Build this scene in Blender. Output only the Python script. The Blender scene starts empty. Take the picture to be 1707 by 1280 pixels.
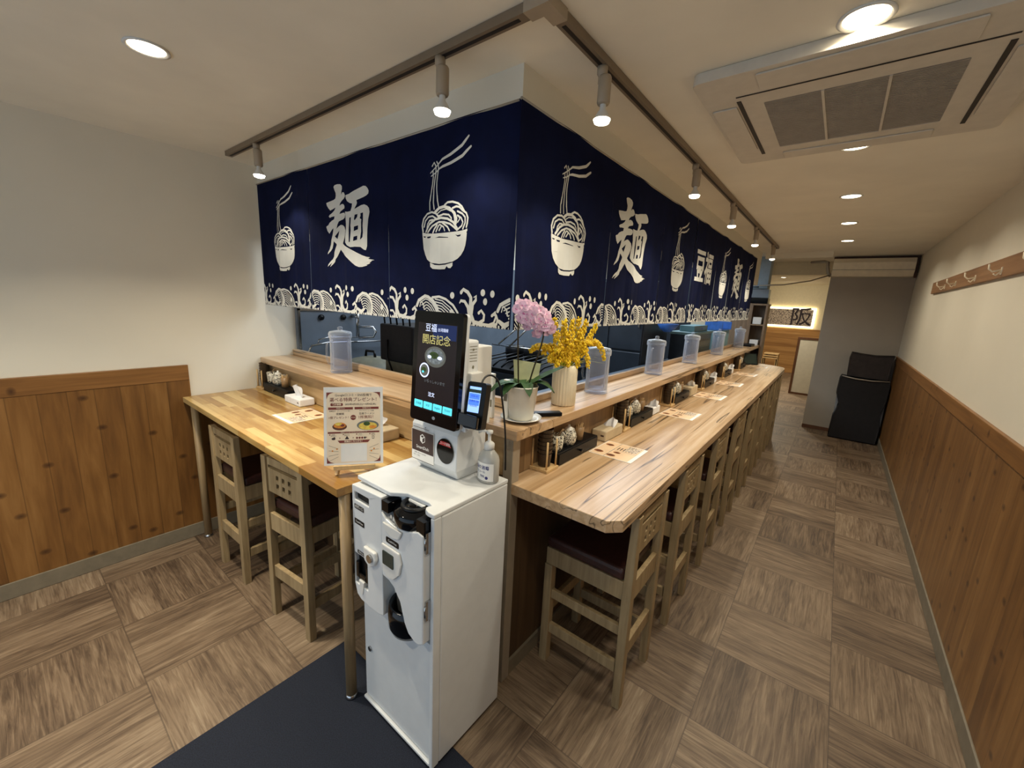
import bpy, bmesh, math, random
from math import sin, cos, pi, radians as R
from mathutils import Vector, Matrix
from mathutils.geometry import tessellate_polygon
sc = bpy.context.scene
C = sc.collection
rnd = random.Random(7)
SPOT_E=12.5; DL_E=6.2; DLL_E=14.5; DAY_E=19; K_E=80
# ---------------------------------------------------------------- mesh helpers
class MB:
    """collects shapes; build() links them as ONE mesh object"""
    def __init__(s): s.v=[]; s.f=[]; s.m=[]; s.s=[]; s.xf=None
    def add(s, vs, fs, m=0, sm=False):
        n=len(s.v)
        for p in vs:
            p=Vector(p)
            s.v.append(s.xf @ p if s.xf is not None else p)
        for f in fs: s.f.append([n+i for i in f]); s.m.append(m); s.s.append(sm)
        return s
    def box(s,x0,y0,z0,x1,y1,z1,m=0):
        x0,x1=min(x0,x1),max(x0,x1); y0,y1=min(y0,y1),max(y0,y1); z0,z1=min(z0,z1),max(z0,z1)
        return s.add([(x0,y0,z0),(x1,y0,z0),(x1,y1,z0),(x0,y1,z0),(x0,y0,z1),(x1,y0,z1),(x1,y1,z1),(x0,y1,z1)],
              [(0,3,2,1),(4,5,6,7),(0,1,5,4),(1,2,6,5),(2,3,7,6),(3,0,4,7)],m)
    def loft(s,rings,m=0,sm=True,caps=True,closed=True):
        n=len(rings[0]); vs=[p for r in rings for p in r]; fs=[]
        for i in range(len(rings)-1):
            for j in range(n if closed else n-1):
                k=(j+1)%n; fs.append((i*n+j,i*n+k,(i+1)*n+k,(i+1)*n+j))
        s.add(vs,fs,m,sm)
        if caps:
            s.add(rings[0],[tuple(range(n))[::-1]],m); s.add(rings[-1],[tuple(range(n))],m)
        return s
    def lathe(s,prof,c=(0,0,0),n=24,m=0,sm=True,caps=False,sx=1,sy=1):
        rings=[[(c[0]+r*sx*cos(2*pi*k/n),c[1]+r*sy*sin(2*pi*k/n),c[2]+z) for k in range(n)] for r,z in prof]
        return s.loft(rings,m,sm,caps)
    def cyl(s,a,b,r,n=16,m=0,r2=None,sm=True): return s.tube([a,b],[r,r if r2 is None else r2],n,m,sm)
    def tube(s,path,r,n=8,m=0,sm=True):
        P=[Vector(p) for p in path]; rs=r if isinstance(r,(list,tuple)) else [r]*len(P)
        rings=[]; u=None
        for i,p in enumerate(P):
            t=(P[min(i+1,len(P)-1)]-P[max(i-1,0)]).normalized()
            if u is None: u=t.cross(Vector((0,0,1)) if abs(t.z)<.9 else Vector((1,0,0))).normalized()
            u=(u-t*u.dot(t)).normalized(); w=t.cross(u)
            rings.append([p+(u*cos(2*pi*k/n)+w*sin(2*pi*k/n))*rs[i] for k in range(n)])
        return s.loft(rings,m,sm,True)
    def prism(s,outer,holes,fn,d0,d1,m=0):
        """2D outline (with holes) extruded from d0 to d1; fn(u,v,d)->3D"""
        loops=[list(outer)]+[list(h) for h in holes]
        tri=tessellate_polygon([[Vector((a,b,0)) for a,b in l] for l in loops]); flat=[p for l in loops for p in l]; n=len(flat)
        vs=[fn(a,b,d0) for a,b in flat]+[fn(a,b,d1) for a,b in flat]
        fs=[tuple(t) for t in tri]+[tuple(n+i for i in t)[::-1] for t in tri]
        k=0
        for l in loops:
            for i in range(len(l)):
                j=(i+1)%len(l); fs.append((k+i,k+j,n+k+j,n+k+i))
            k+=len(l)
        return s.add(vs,fs,m)
    # flat graphics in the local XY plane, layer by layer
    def flat(s,outer,holes=(),m=0,z=0.0):
        loops=[list(outer)]+[list(h) for h in holes]
        tri=tessellate_polygon([[Vector((a,b,0)) for a,b in l] for l in loops]); flat=[p for l in loops for p in l]
        out=[]
        for t in tri:
            a,b,c=[flat[i] for i in t]
            out.append(tuple(t) if (b[0]-a[0])*(c[1]-a[1])-(b[1]-a[1])*(c[0]-a[0])>0 else tuple(t)[::-1])
        return s.add([(a,b,z) for a,b in flat],out,m)
    def rect(s,x0,y0,x1,y1,m=0,z=0.0): return s.add([(x0,y0,z),(x1,y0,z),(x1,y1,z),(x0,y1,z)],[(0,1,2,3)],m)
    def rrect(s,x0,y0,x1,y1,r,m=0,z=0.0): return s.flat(rr(x0,y0,x1,y1,r),(),m,z)
    def ell(s,cx,cy,rx,ry=None,m=0,z=0.0,n=20):
        ry=rx if ry is None else ry
        return s.add([(cx+rx*cos(2*pi*k/n),cy+ry*sin(2*pi*k/n),z) for k in range(n)],[tuple(range(n))],m)
    def stroke(s,pts,m=0,z=0.0,w=None):
        L,Rr=[],[]
        P=[Vector(p[:2]) for p in pts]
        for i,p in enumerate(P):
            t=(P[min(i+1,len(P)-1)]-P[max(i-1,0)]).normalized(); nn=Vector((-t.y,t.x))*((w or pts[i][2])/2)
            L.append(p+nn); Rr.append(p-nn)
        for i in range(len(P)-1):
            s.add([(*Rr[i],z),(*Rr[i+1],z),(*L[i+1],z),(*L[i],z)],[(0,1,2,3)],m)
        for p,q in ((P[0],pts[0]),(P[-1],pts[-1])): s.ell(p.x,p.y,(w or q[2])/2,None,m,z,10)
        return s
    def text(s,body,size,x=0,y=0,m=0,z=0.0,align='CENTER',bold=0.0,sx=1.0,res=2):
        c=bpy.data.curves.new('t','FONT'); c.body=body; c.size=1; c.resolution_u=res; c.align_x=align; c.align_y='CENTER'; c.offset=bold
        o=bpy.data.objects.new('t',c); me=bpy.data.meshes.new_from_object(o)
        s.add([(x+v.co.x*sx*size,y+v.co.y*size,z) for v in me.vertices],[tuple(p.vertices) for p in me.polygons],m)
        bpy.data.objects.remove(o); bpy.data.curves.remove(c); bpy.data.meshes.remove(me); return s
    def build(s,name,mats,parent=None,bevel=0,seg=2,recalc=True,sub=0,loc=None):
        me=bpy.data.meshes.new(name); me.from_pydata([tuple(p) for p in s.v],[],s.f)
        for mt in (mats if isinstance(mats,(list,tuple)) else [mats]): me.materials.append(mt)
        for p,mi,sm in zip(me.polygons,s.m,s.s): p.material_index=mi; p.use_smooth=sm
        if recalc:
            bm=bmesh.new(); bm.from_mesh(me); bmesh.ops.remove_doubles(bm,verts=bm.verts,dist=1e-5); bmesh.ops.recalc_face_normals(bm,faces=bm.faces); bm.to_mesh(me); bm.free()
        o=bpy.data.objects.new(name,me); C.objects.link(o)
        if parent: o.parent=parent
        if loc: o.location=loc
        if bevel:
            b=o.modifiers.new('b','BEVEL'); b.width=bevel; b.segments=seg; b.limit_method='ANGLE'; b.angle_limit=R(40)
        if sub:
            b=o.modifiers.new('s','SUBSURF'); b.levels=b.render_levels=sub
        return o
def rr(x0,y0,x1,y1,r,n=5):
    o=[]
    for cx,cy,a in ((x1-r,y0+r,-90),(x1-r,y1-r,0),(x0+r,y1-r,90),(x0+r,y0+r,180)):
        for k in range(n+1):
            t=R(a+90*k/n); o.append((cx+r*cos(t),cy+r*sin(t)))
    return o
def frame(o,u,v):
    u=Vector(u).normalized(); v=Vector(v); v=(v-u*v.dot(u)).normalized(); n=u.cross(v); o=Vector(o)
    return Matrix(((u.x,v.x,n.x,o.x),(u.y,v.y,n.y,o.y),(u.z,v.z,n.z,o.z),(0,0,0,1)))
XZ=lambda u,v,d:(u,d,v)
XY=lambda u,v,d:(u,v,d)
YZ=lambda u,v,d:(d,u,v)
def bez(p0,p1,p2,p3,n=12):
    P=[Vector(p) for p in (p0,p1,p2,p3)]
    return [P[0]*(1-t)**3+P[1]*3*t*(1-t)**2+P[2]*3*t*t*(1-t)+P[3]*t**3 for t in [k/n for k in range(n+1)]]
def tag(o,label,cat,group=None,kind=None):
    if label: o['label']=label
    if cat: o['category']=cat
    if group: o['group']=group
    if kind: o['kind']=kind
    return o
def thing(name,label,cat,loc=(0,0,0),rz=0,group=None):
    o=bpy.data.objects.new(name,None); C.objects.link(o); o.location=loc; o.rotation_euler=(0,0,rz); o.empty_display_size=.05
    return tag(o,label,cat,group)
def struct(o): o['kind']='structure'; return o
def dup(root,loc,rz=None,label=None,group=None):
    def cp(o,par):
        c=o.copy(); C.objects.link(c)
        if par: c.parent=par
        for ch in list(o.children): cp(ch,c)
        return c
    r=cp(root,None); r.location=loc
    if rz is not None: r.rotation_euler=(0,0,rz)
    if label: r['label']=label
    if group: r['group']=group
    return r
# ---------------------------------------------------------------- materials
def lin(c): return tuple(((x/12.92) if x<=.04045 else ((x+.055)/1.055)**2.4) for x in [v/255 for v in c])+(1,)
class NT:
    def __init__(s,name):
        s.mat=bpy.data.materials.new(name); s.mat.use_nodes=True; s.t=s.mat.node_tree; s.b=s.t.nodes['Principled BSDF']; s.out=s.t.nodes['Material Output']
    def n(s,typ,**k):
        nd=s.t.nodes.new(typ)
        for a,v in k.items():
            if a.startswith('i_'):
                s.set(nd,a[2:],v)
            elif a.startswith('s'): s.set(nd,int(a[1:]),v)
            else: setattr(nd,a,v)
        return nd
    def set(s,nd,key,v):
        i=nd.inputs[key] if isinstance(key,int) or key in nd.inputs else nd.inputs[key.replace('_',' ')]
        if isinstance(v,bpy.types.NodeSocket): s.t.links.new(v,i)
        else: i.default_value=v
    def m(s,op,a,b=0.0,c=None):
        nd=s.t.nodes.new('ShaderNodeMath'); nd.operation=op; s.set(nd,0,a); s.set(nd,1,b)
        if c is not None: s.set(nd,2,c)
        return nd.outputs[0]
    def xyz(s,src='Object'):
        tc=s.t.nodes.new('ShaderNodeTexCoord'); sp=s.t.nodes.new('ShaderNodeSeparateXYZ'); s.t.links.new(tc.outputs[src],sp.inputs[0]); return sp.outputs
    def vec(s,a,b,c):
        nd=s.t.nodes.new('ShaderNodeCombineXYZ')
        for i,v in enumerate((a,b,c)): s.set(nd,i,v)
        return nd.outputs[0]
    def noise(s,v,scale=1,detail=4,rough=.55,dist=0):
        nd=s.t.nodes.new('ShaderNodeTexNoise'); s.set(nd,'Vector',v); s.set(nd,'Scale',scale); s.set(nd,'Detail',detail); s.set(nd,'Roughness',rough); s.set(nd,'Distortion',dist); return nd.outputs['Fac']
    def white(s,v):
        nd=s.t.nodes.new('ShaderNodeTexWhiteNoise'); s.set(nd,'Vector',v); return nd.outputs['Value']
    def ramp(s,f,stops):
        nd=s.t.nodes.new('ShaderNodeValToRGB'); s.set(nd,0,f); e=nd.color_ramp.elements
        while len(e)<len(stops): e.new(.5)
        for el,(p,c) in zip(e,stops): el.position=p; el.color=lin(c) if len(c)==3 else c
        return nd.outputs['Color']
    def mix(s,f,a,b,blend='MIX'):
        nd=s.t.nodes.new('ShaderNodeMix'); nd.data_type='RGBA'; nd.blend_type=blend
        s.set(nd,0,f); s.set(nd,6,a); s.set(nd,7,b); return nd.outputs[2]
    def bump(s,h,st=.2,d=.002):
        nd=s.t.nodes.new('ShaderNodeBump'); s.set(nd,'Height',h); s.set(nd,'Strength',st); s.set(nd,'Distance',d); s.t.links.new(nd.outputs[0],s.b.inputs['Normal'])
    def base(s,c): s.set(s.b,'Base Color',c)
def P(name,c,rough=.5,metal=0,spec=.5,noise=0.0,nscale=20,bump=0,emit=0,coat=0,sheen=0):
    k=NT(name); b=k.b; b.inputs['Roughness'].default_value=rough; b.inputs['Metallic'].default_value=metal; b.inputs['Specular IOR Level'].default_value=spec
    x=k.xyz(); f=k.noise(k.vec(x[0],x[1],x[2]),nscale,3)
    d=tuple(max(0,v*(1-noise)) for v in c); u=tuple(min(255,v*(1+noise)) for v in c)
    k.base(k.ramp(f,[(.3,d),(.7,u)]) if noise else lin(c))
    if bump: k.bump(f,bump,.001)
    if emit: b.inputs['Emission Color'].default_value=lin(c); b.inputs['Emission Strength'].default_value=emit
    if coat: b.inputs['Coat Weight'].default_value=coat
    if sheen: b.inputs['Sheen Weight'].default_value=sheen
    return k.mat
def wood(name,cols,axis='y',across='x',board=0,blen=0,gscale=(60,3),streak=0,rough=.45,tone=.25,knots=False,coat=0,groove=None,seed=0):
    """procedural timber: grain runs along `axis`, boards are laid across `across`"""
    k=NT(name); x=k.xyz(); ix={'x':0,'y':1,'z':2}; a=x[ix[across]]; b=x[ix[axis]]; o=x[3-ix[axis]-ix[across]]
    rv=0.5
    if board:
        ai=k.m('FLOOR',k.m('DIVIDE',a,board)); bb=b
        if blen:
            off=k.white(k.vec(ai,seed,1)); bi=k.m('FLOOR',k.m('ADD',k.m('DIVIDE',b,blen),k.m('MULTIPLY',off,3.7)))
        else: bi=0.0
        rv=k.white(k.vec(ai,bi,seed+3)); rid=k.m('MULTIPLY',rv,37.0)
    else: rid=float(seed)
    v=k.vec(k.m('MULTIPLY',a,gscale[0]),k.m('MULTIPLY',b,gscale[1]),k.m('ADD',rid,k.m('MULTIPLY',o,gscale[0])))
    g=k.noise(v,1,5,.6,.4)
    v2=k.vec(k.m('MULTIPLY',a,gscale[0]*.22),k.m('MULTIPLY',b,gscale[1]*.5),k.m('ADD',rid,k.m('MULTIPLY',o,gscale[0]*.2)))
    g2=k.noise(v2,1,4,.5,1.2)
    f=k.m('ADD',k.m('MULTIPLY',g,.6),k.m('MULTIPLY',g2,.4))
    if board: f=k.m('ADD',f,k.m('MULTIPLY',k.m('SUBTRACT',rv,.5),tone))
    col=k.ramp(f,[(.3,cols[0]),(.5,cols[1]),(.7,cols[2])])
    if streak:
        v3=k.vec(k.m('MULTIPLY',a,12.0),k.m('MULTIPLY',b,.35),k.m('MULTIPLY',o,12.0)); s1=k.noise(v3,1,3,.5,.5)
        ln=k.m('ABSOLUTE',k.m('SUBTRACT',k.m('FRACT',k.m('MULTIPLY',s1,5.0)),.5))
        msk=k.m('MULTIPLY',k.m('SUBTRACT',1.0,k.m('MINIMUM',k.m('MULTIPLY',ln,12.0),1.0)),k.m('GREATER_THAN',k.noise(k.vec(k.m('MULTIPLY',a,5.0),k.m('MULTIPLY',b,.6),k.m('MULTIPLY',o,5.0)),1,2),.47))
        col=k.mix(k.m('MULTIPLY',msk,streak),col,lin(tuple(c*.45 for c in cols[0])))
    if knots:
        vo=k.t.nodes.new('ShaderNodeTexVoronoi'); vo.voronoi_dimensions='2D'; k.set(vo,'Vector',k.vec(k.m('MULTIPLY',a,2.2),k.m('MULTIPLY',b,3.0),0.0)); k.set(vo,'Scale',1.9)
        km=k.m('SUBTRACT',1.0,k.m('MINIMUM',k.m('MULTIPLY',vo.outputs['Distance'],10.0),1.0))
        km=k.m('MULTIPLY',k.m('POWER',km,.6),k.m('GREATER_THAN',k.noise(vo.outputs['Position'],3.0,0),.42))
        col=k.mix(k.m('MULTIPLY',km,.85),col,lin((48,24,10)))
    if board:
        fr=k.m('FRACT',k.m('DIVIDE',a,board)); ed=k.m('LESS_THAN',k.m('MINIMUM',fr,k.m('SUBTRACT',1.0,fr)),groove[0] if groove else .012)
        dk=groove[1] if groove else .25
        if blen:
            fb=k.m('FRACT',k.m('ADD',k.m('DIVIDE',b,blen),k.m('MULTIPLY',off,3.7))); ed=k.m('MAXIMUM',ed,k.m('LESS_THAN',fb,.004))
        col=k.mix(k.m('MULTIPLY',ed,dk),col,lin((30,18,8)))
    k.base(col); k.b.inputs['Roughness'].default_value=rough
    if coat: k.b.inputs['Coat Weight'].default_value=coat; k.b.inputs['Coat Roughness'].default_value=.15
    k.bump(g,.12,.0015)
    return k.mat
def clear(name,tint=(235,238,250),alpha=.22,edge=.75,base=(200,206,216),pw=3.0):
    k=NT(name); t=k.t; tr=t.nodes.new('ShaderNodeBsdfTransparent'); tr.inputs[0].default_value=lin(tint)
    k.b.inputs['Base Color'].default_value=lin(base); k.b.inputs['Roughness'].default_value=.06; k.b.inputs['Specular IOR Level'].default_value=.9
    lw=t.nodes.new('ShaderNodeLayerWeight'); lw.inputs[0].default_value=.5
    f=k.m('ADD',k.m('MULTIPLY',k.m('POWER',lw.outputs['Facing'],pw),edge-alpha),alpha); mx=t.nodes.new('ShaderNodeMixShader')
    k.set(mx,0,k.m('MINIMUM',f,1.0)); t.links.new(tr.outputs[0],mx.inputs[1]); t.links.new(k.b.outputs[0],mx.inputs[2]); t.links.new(mx.outputs[0],k.out.inputs[0])
    return k.mat
MEN=[('P',[(-.145,2.1807),(-.1332,2.1883),(-.1073,2.1898),(-.0785,2.1862),(-.0634,2.1762),(-.0621,2.1637),(-.0703,2.1486),(-.0735,2.1347),(-.0598,2.1457),(-.0456,2.1441),(-.0357,2.1341),(-.0314,2.1231),(-.0441,2.1138),(-.0697,2.1057),(-.0849,2.0964),(-.093,2.0845),(-.0671,2.091),(-.0494,2.0875),(-.0394,2.0776),(-.0401,2.0669),(-.0582,2.0632),(-.0841,2.0564),(-.0959,2.0446),(-.0593,2.047),(-.0415,2.0455),(-.0336,2.0358),(-.0395,2.0219),(-.0542,2.0158),(-.0835,2.0125),(-.1044,2.0085),(-.1181,1.9947),(-.1267,1.9803),(-.1325,1.9732),(-.1061,1.9846),(-.085,1.9905),(-.0634,1.9872),(-.0424,1.9767),(-.0349,1.9598),(-.039,1.9417),(-.0497,1.9201),(-.0655,1.9023),(-.0695,1.8969),(-.0519,1.8868),(-.0133,1.8724),(.0212,1.8601),(.0686,1.844),(.1018,1.8341),(.141,1.8252),(.1764,1.8215),(.1569,1.8166),(.1632,1.814),(.2157,1.8083),(.1853,1.8043),(.1928,1.8028),(.1657,1.7951),(.1785,1.7938),(.1393,1.7859),(.149,1.7836),(.1024,1.7769),(.0719,1.7772),(.0448,1.7842),(.0176,1.7975),(-.0166,1.8186),(-.0515,1.8382),(-.0866,1.8619),(-.0937,1.8678),(-.1058,1.8549),(-.1301,1.8327),(-.1487,1.8196),(-.1551,1.8061),(-.1755,1.7947),(-.2083,1.7794),(-.1953,1.7931),(-.1827,1.8027),(-.2072,1.7932),(-.2338,1.7816),(-.223,1.7954),(-.1978,1.8108),(-.1774,1.8202),(-.1646,1.8335),(-.159,1.8566),(-.146,1.8754),(-.1333,1.8921),(-.1351,1.8978),(-.1623,1.9124),(-.1675,1.8954),(-.1768,1.8765),(-.1935,1.8635),(-.2282,1.8469),(-.2216,1.8585),(-.2045,1.8736),(-.1908,1.8964),(-.185,1.9192),(-.1713,1.9453),(-.1637,1.9639),(-.1609,1.9788),(-.1689,1.9755),(-.1852,1.9652),(-.2019,1.9527),(-.2204,1.9673),(-.232,1.9891),(-.2261,1.9926),(-.2099,1.9972),(-.1973,2.0078),(-.1732,2.0173),(-.1498,2.0231),(-.1449,2.0376),(-.1756,2.0363),(-.1913,2.033),(-.2024,2.0403),(-.194,2.0472),(-.1702,2.0546),(-.1465,2.0655),(-.1345,2.0755),(-.1342,2.0792),(-.1572,2.0739),(-.1845,2.0689),(-.2028,2.0818),(-.2172,2.0962),(-.2223,2.1098),(-.1884,2.114),(-.15,2.1175),(-.1308,2.1228),(-.1247,2.1349),(-.1251,2.1494),(-.1352,2.1632)],[[(-.1489,1.9365),(-.1018,1.9631),(-.109,1.9456),(-.1235,1.9219)]]),('P',[(-.0276,2.128),(.0025,2.1299),(.0372,2.1382),(.0843,2.1465),(.1268,2.1543),(.1489,2.1506),(.1672,2.1384),(.1761,2.1258),(.1725,2.1146),(.1534,2.1083),(.1277,2.1037),(.095,2.0993),(.0683,2.0952),(.073,2.0826),(.0671,2.0728),(.053,2.0602),(.0494,2.0553),(.0799,2.0629),(.1066,2.069),(.1325,2.07),(.1577,2.0615),(.1748,2.0491),(.1803,2.0317),(.1734,2.0154),(.1645,1.999),(.1592,1.9789),(.1542,1.9516),(.1517,1.924),(.1507,1.8996),(.1496,1.8751),(.1391,1.8561),(.1228,1.8592),(.0903,1.8739),(.0429,1.8765),(.0046,1.8754),(-.0232,1.8857),(-.0401,1.9012),(-.0382,1.9306),(-.029,1.963),(-.0272,1.992),(-.031,2.0212),(-.0341,2.0503),(-.0096,2.0474),(.0149,2.0489),(.0262,2.0662),(.0306,2.0833),(.0102,2.087),(-.0134,2.0982),(-.025,2.1136)],[[(.004,2.0185),(.0166,2.0193),(.0138,1.9963),(.0109,1.9821),(.0131,1.9604),(.0077,1.9282),(.0026,1.9011),(-.0059,1.9004),(-.0043,1.9615),(.0013,1.9972)],[(.0513,2.0288),(.0749,2.0304),(.0709,2.0167),(.0499,2.0025),(.0434,2.0083)],[(.0982,2.0319),(.1212,2.0341),(.1197,2.0025),(.1149,1.9715),(.1167,1.94),(.1111,1.9192),(.0921,1.9095),(.0889,1.9114),(.1006,1.9479),(.1014,1.9899),(.1047,2.0036),(.0905,2.0099),(.099,2.0214)],[(.0414,1.9729),(.0768,1.9776),(.0745,1.9584),(.0389,1.9517)],[(.0353,1.9249),(.0676,1.9286),(.0652,1.909),(.0307,1.9045)]])]
BOWL=[('S',[(-.0858,2.1422,.0044),(-.0551,2.159,.0048),(-.0351,2.1717,.0054),(-.0171,2.1844,.0084),(.0326,2.1947,.0112),(.0937,2.2161,.0117),(.1112,2.2285,.0112),(.1299,2.2423,.007)]),('S',[(-.0804,2.1298,.0043),(-.0531,2.1398,.0048),(-.0315,2.1525,.0064),(-.015,2.1573,.0094),(.0365,2.1639,.0112),(.0979,2.1793,.0118),(.1184,2.1915,.0112),(.1414,2.204,.0085)]),('S',[(-.075,2.1671,.006),(-.0639,2.1791,.006),(-.0535,2.165,.0059),(-.0523,2.1544,.0054),(-.0531,2.1335,.0054),(-.0579,2.113,.0055),(-.0626,2.0817,.0054),(-.0637,2.0323,.0054)]),('S',[(-.0486,2.1799,.0057),(-.0401,2.1693,.0059),(-.0375,2.1544,.0059),(-.0428,2.1258,.0054),(-.0465,2.101,.0054),(-.0465,2.0777,.0054),(-.0413,2.0301,.0054)]),('S',[(-.0703,2.1485,.0054),(-.0673,2.1249,.0055),(-.0714,2.0977,.0054),(-.078,2.0684,.0054),(-.0847,2.0344,.0055)]),('S',[(-.0813,2.0573,.0058),(-.0879,2.0297,.0061),(-.0857,1.9987,.0061)]),('S',[(-.0636,2.0554,.006),(-.0644,2.0274,.006),(-.0592,2.001,.0058)]),('S',[(-.0431,2.0532,.0059),(-.041,2.0344,.0057),(-.0351,2.0106,.0059)]),('S',[(-.134,1.9186,.0082),(-.1389,1.9423,.0082),(-.1302,1.9686,.0079),(-.1068,1.9861,.0079),(-.0723,1.9904,.0079),(-.0496,1.9837,.0077),(-.0326,1.9694,.0076)]),('S',[(-.1269,1.9366,.007),(-.1184,1.9604,.0068),(-.0951,1.9731,.0067),(-.0683,1.9746,.0067),(-.0493,1.9648,.0066)]),('S',[(-.1083,1.9207,.0069),(-.1026,1.9447,.0067),(-.0872,1.9581,.0067),(-.0681,1.9603,.0067),(-.0567,1.9558,.0066)]),('S',[(-.1141,1.9162,.01),(-.0871,1.9436,.0097),(-.053,1.9603,.0095),(-.0197,1.9648,.0095),(.0203,1.9582,.009),(.0524,1.9431,.009),(.0738,1.9188,.0092)]),('S',[(-.0984,1.9128,.0081),(-.0678,1.9351,.0078),(-.0304,1.9492,.0076),(-.0011,1.947,.0076),(.0349,1.9375,.0076),(.0563,1.9245,.0075),(.074,1.9119,.0075)]),('S',[(-.0534,1.9887,.0116),(-.0313,2.0032,.0117),(-.0022,2.0063,.0112),(.03,1.9976,.0112),(.0584,1.9769,.0112),(.0694,1.9556,.0113),(.0664,1.9375,.0112)]),('S',[(-.0421,1.9807,.0042),(-.0201,1.9929,.0041),(.0123,1.9958,.0041),(.0373,1.9855,.0039)]),('S',[(-.0308,1.9727,.0069),(-.0053,1.9777,.007),(.027,1.9727,.007),(.0414,1.96,.0067),(.0417,1.9485,.0067)]),('S',[(.0407,1.9898,.0073),(.055,1.9749,.0073),(.0607,1.9562,.0073),(.0612,1.9379,.0073)]),('S',[(.0012,2.0117,.008),(.0189,2.0203,.0079),(.0469,2.0198,.0078),(.078,2.0111,.0078),(.0987,1.998,.0076),(.1143,1.9788,.0076)]),('S',[(.0475,1.996,.0078),(.0681,2.0009,.0078),(.0852,1.997,.0077),(.1024,1.9843,.0077),(.1261,1.9711,.0074),(.1349,1.9527,.0076),(.1323,1.9329,.0077),(.1278,1.9198,.0077)]),('S',[(.0755,1.9822,.0072),(.1028,1.9709,.0072),(.12,1.9561,.007),(.1206,1.9359,.0072),(.108,1.9143,.0072)]),('S',[(.0759,1.9664,.0071),(.0966,1.9557,.0072),(.1072,1.9392,.0073),(.1009,1.9261,.0072),(.0774,1.9139,.0072)]),('S',[(.0766,1.9414,.0056),(.0883,1.9518,.0055),(.0828,1.9635,.0055)]),('S',[(-.0637,1.9083,.0067),(-.0563,1.9223,.0067),(-.0414,1.9381,.0066)]),('S',[(-.0467,1.9122,.0061),(-.0376,1.9283,.006),(-.0303,1.9373,.006)]),('S',[(-.0299,1.9159,.006),(-.0154,1.9339,.0057)]),('S',[(-.0266,1.9394,.006),(-.0044,1.9285,.0059),(.0032,1.9139,.0059)]),('S',[(-.012,1.9455,.007),(.0209,1.9268,.0068),(.032,1.9121,.0067)]),('P',[(-.138,1.9151),(-.1141,1.9093),(-.0674,1.9049),(-.0113,1.9053),(.0428,1.9057),(.0913,1.9074),(.1215,1.9101),(.133,1.9138),(.1342,1.9059),(.1285,1.9006),(.1312,1.8971),(.1294,1.8746),(.1251,1.852),(.1173,1.834),(.1009,1.816),(.0805,1.8025),(.0527,1.7912),(.0094,1.7848),(-.0278,1.7829),(-.0699,1.7873),(-.1014,1.8016),(-.1195,1.8221),(-.1297,1.8475),(-.1338,1.8752),(-.1359,1.8952),(-.1379,1.9052)],[[(-.1311,1.8989),(-.114,1.8965),(-.1199,1.8919),(-.1291,1.8941)],[(-.1061,1.8948),(-.075,1.8949),(-.0788,1.8885),(-.1002,1.8879)],[(-.0539,1.8873),(-.0295,1.8925),(.0254,1.8873),(.0254,1.8849),(-.0295,1.8877)],[(.0641,1.8952),(.078,1.8921),(.0968,1.894),(.0936,1.8874),(.0782,1.8863)]]),('P',[(-.0785,1.7886),(-.0699,1.7855),(-.0505,1.7788),(-.0277,1.7775),(.0095,1.7794),(.0528,1.7877),(.0524,1.7746),(.0408,1.7651),(.0281,1.7664),(.0188,1.7738),(.0081,1.7617),(-.0274,1.7608),(-.0619,1.763),(-.0756,1.7711)],[])]
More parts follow.
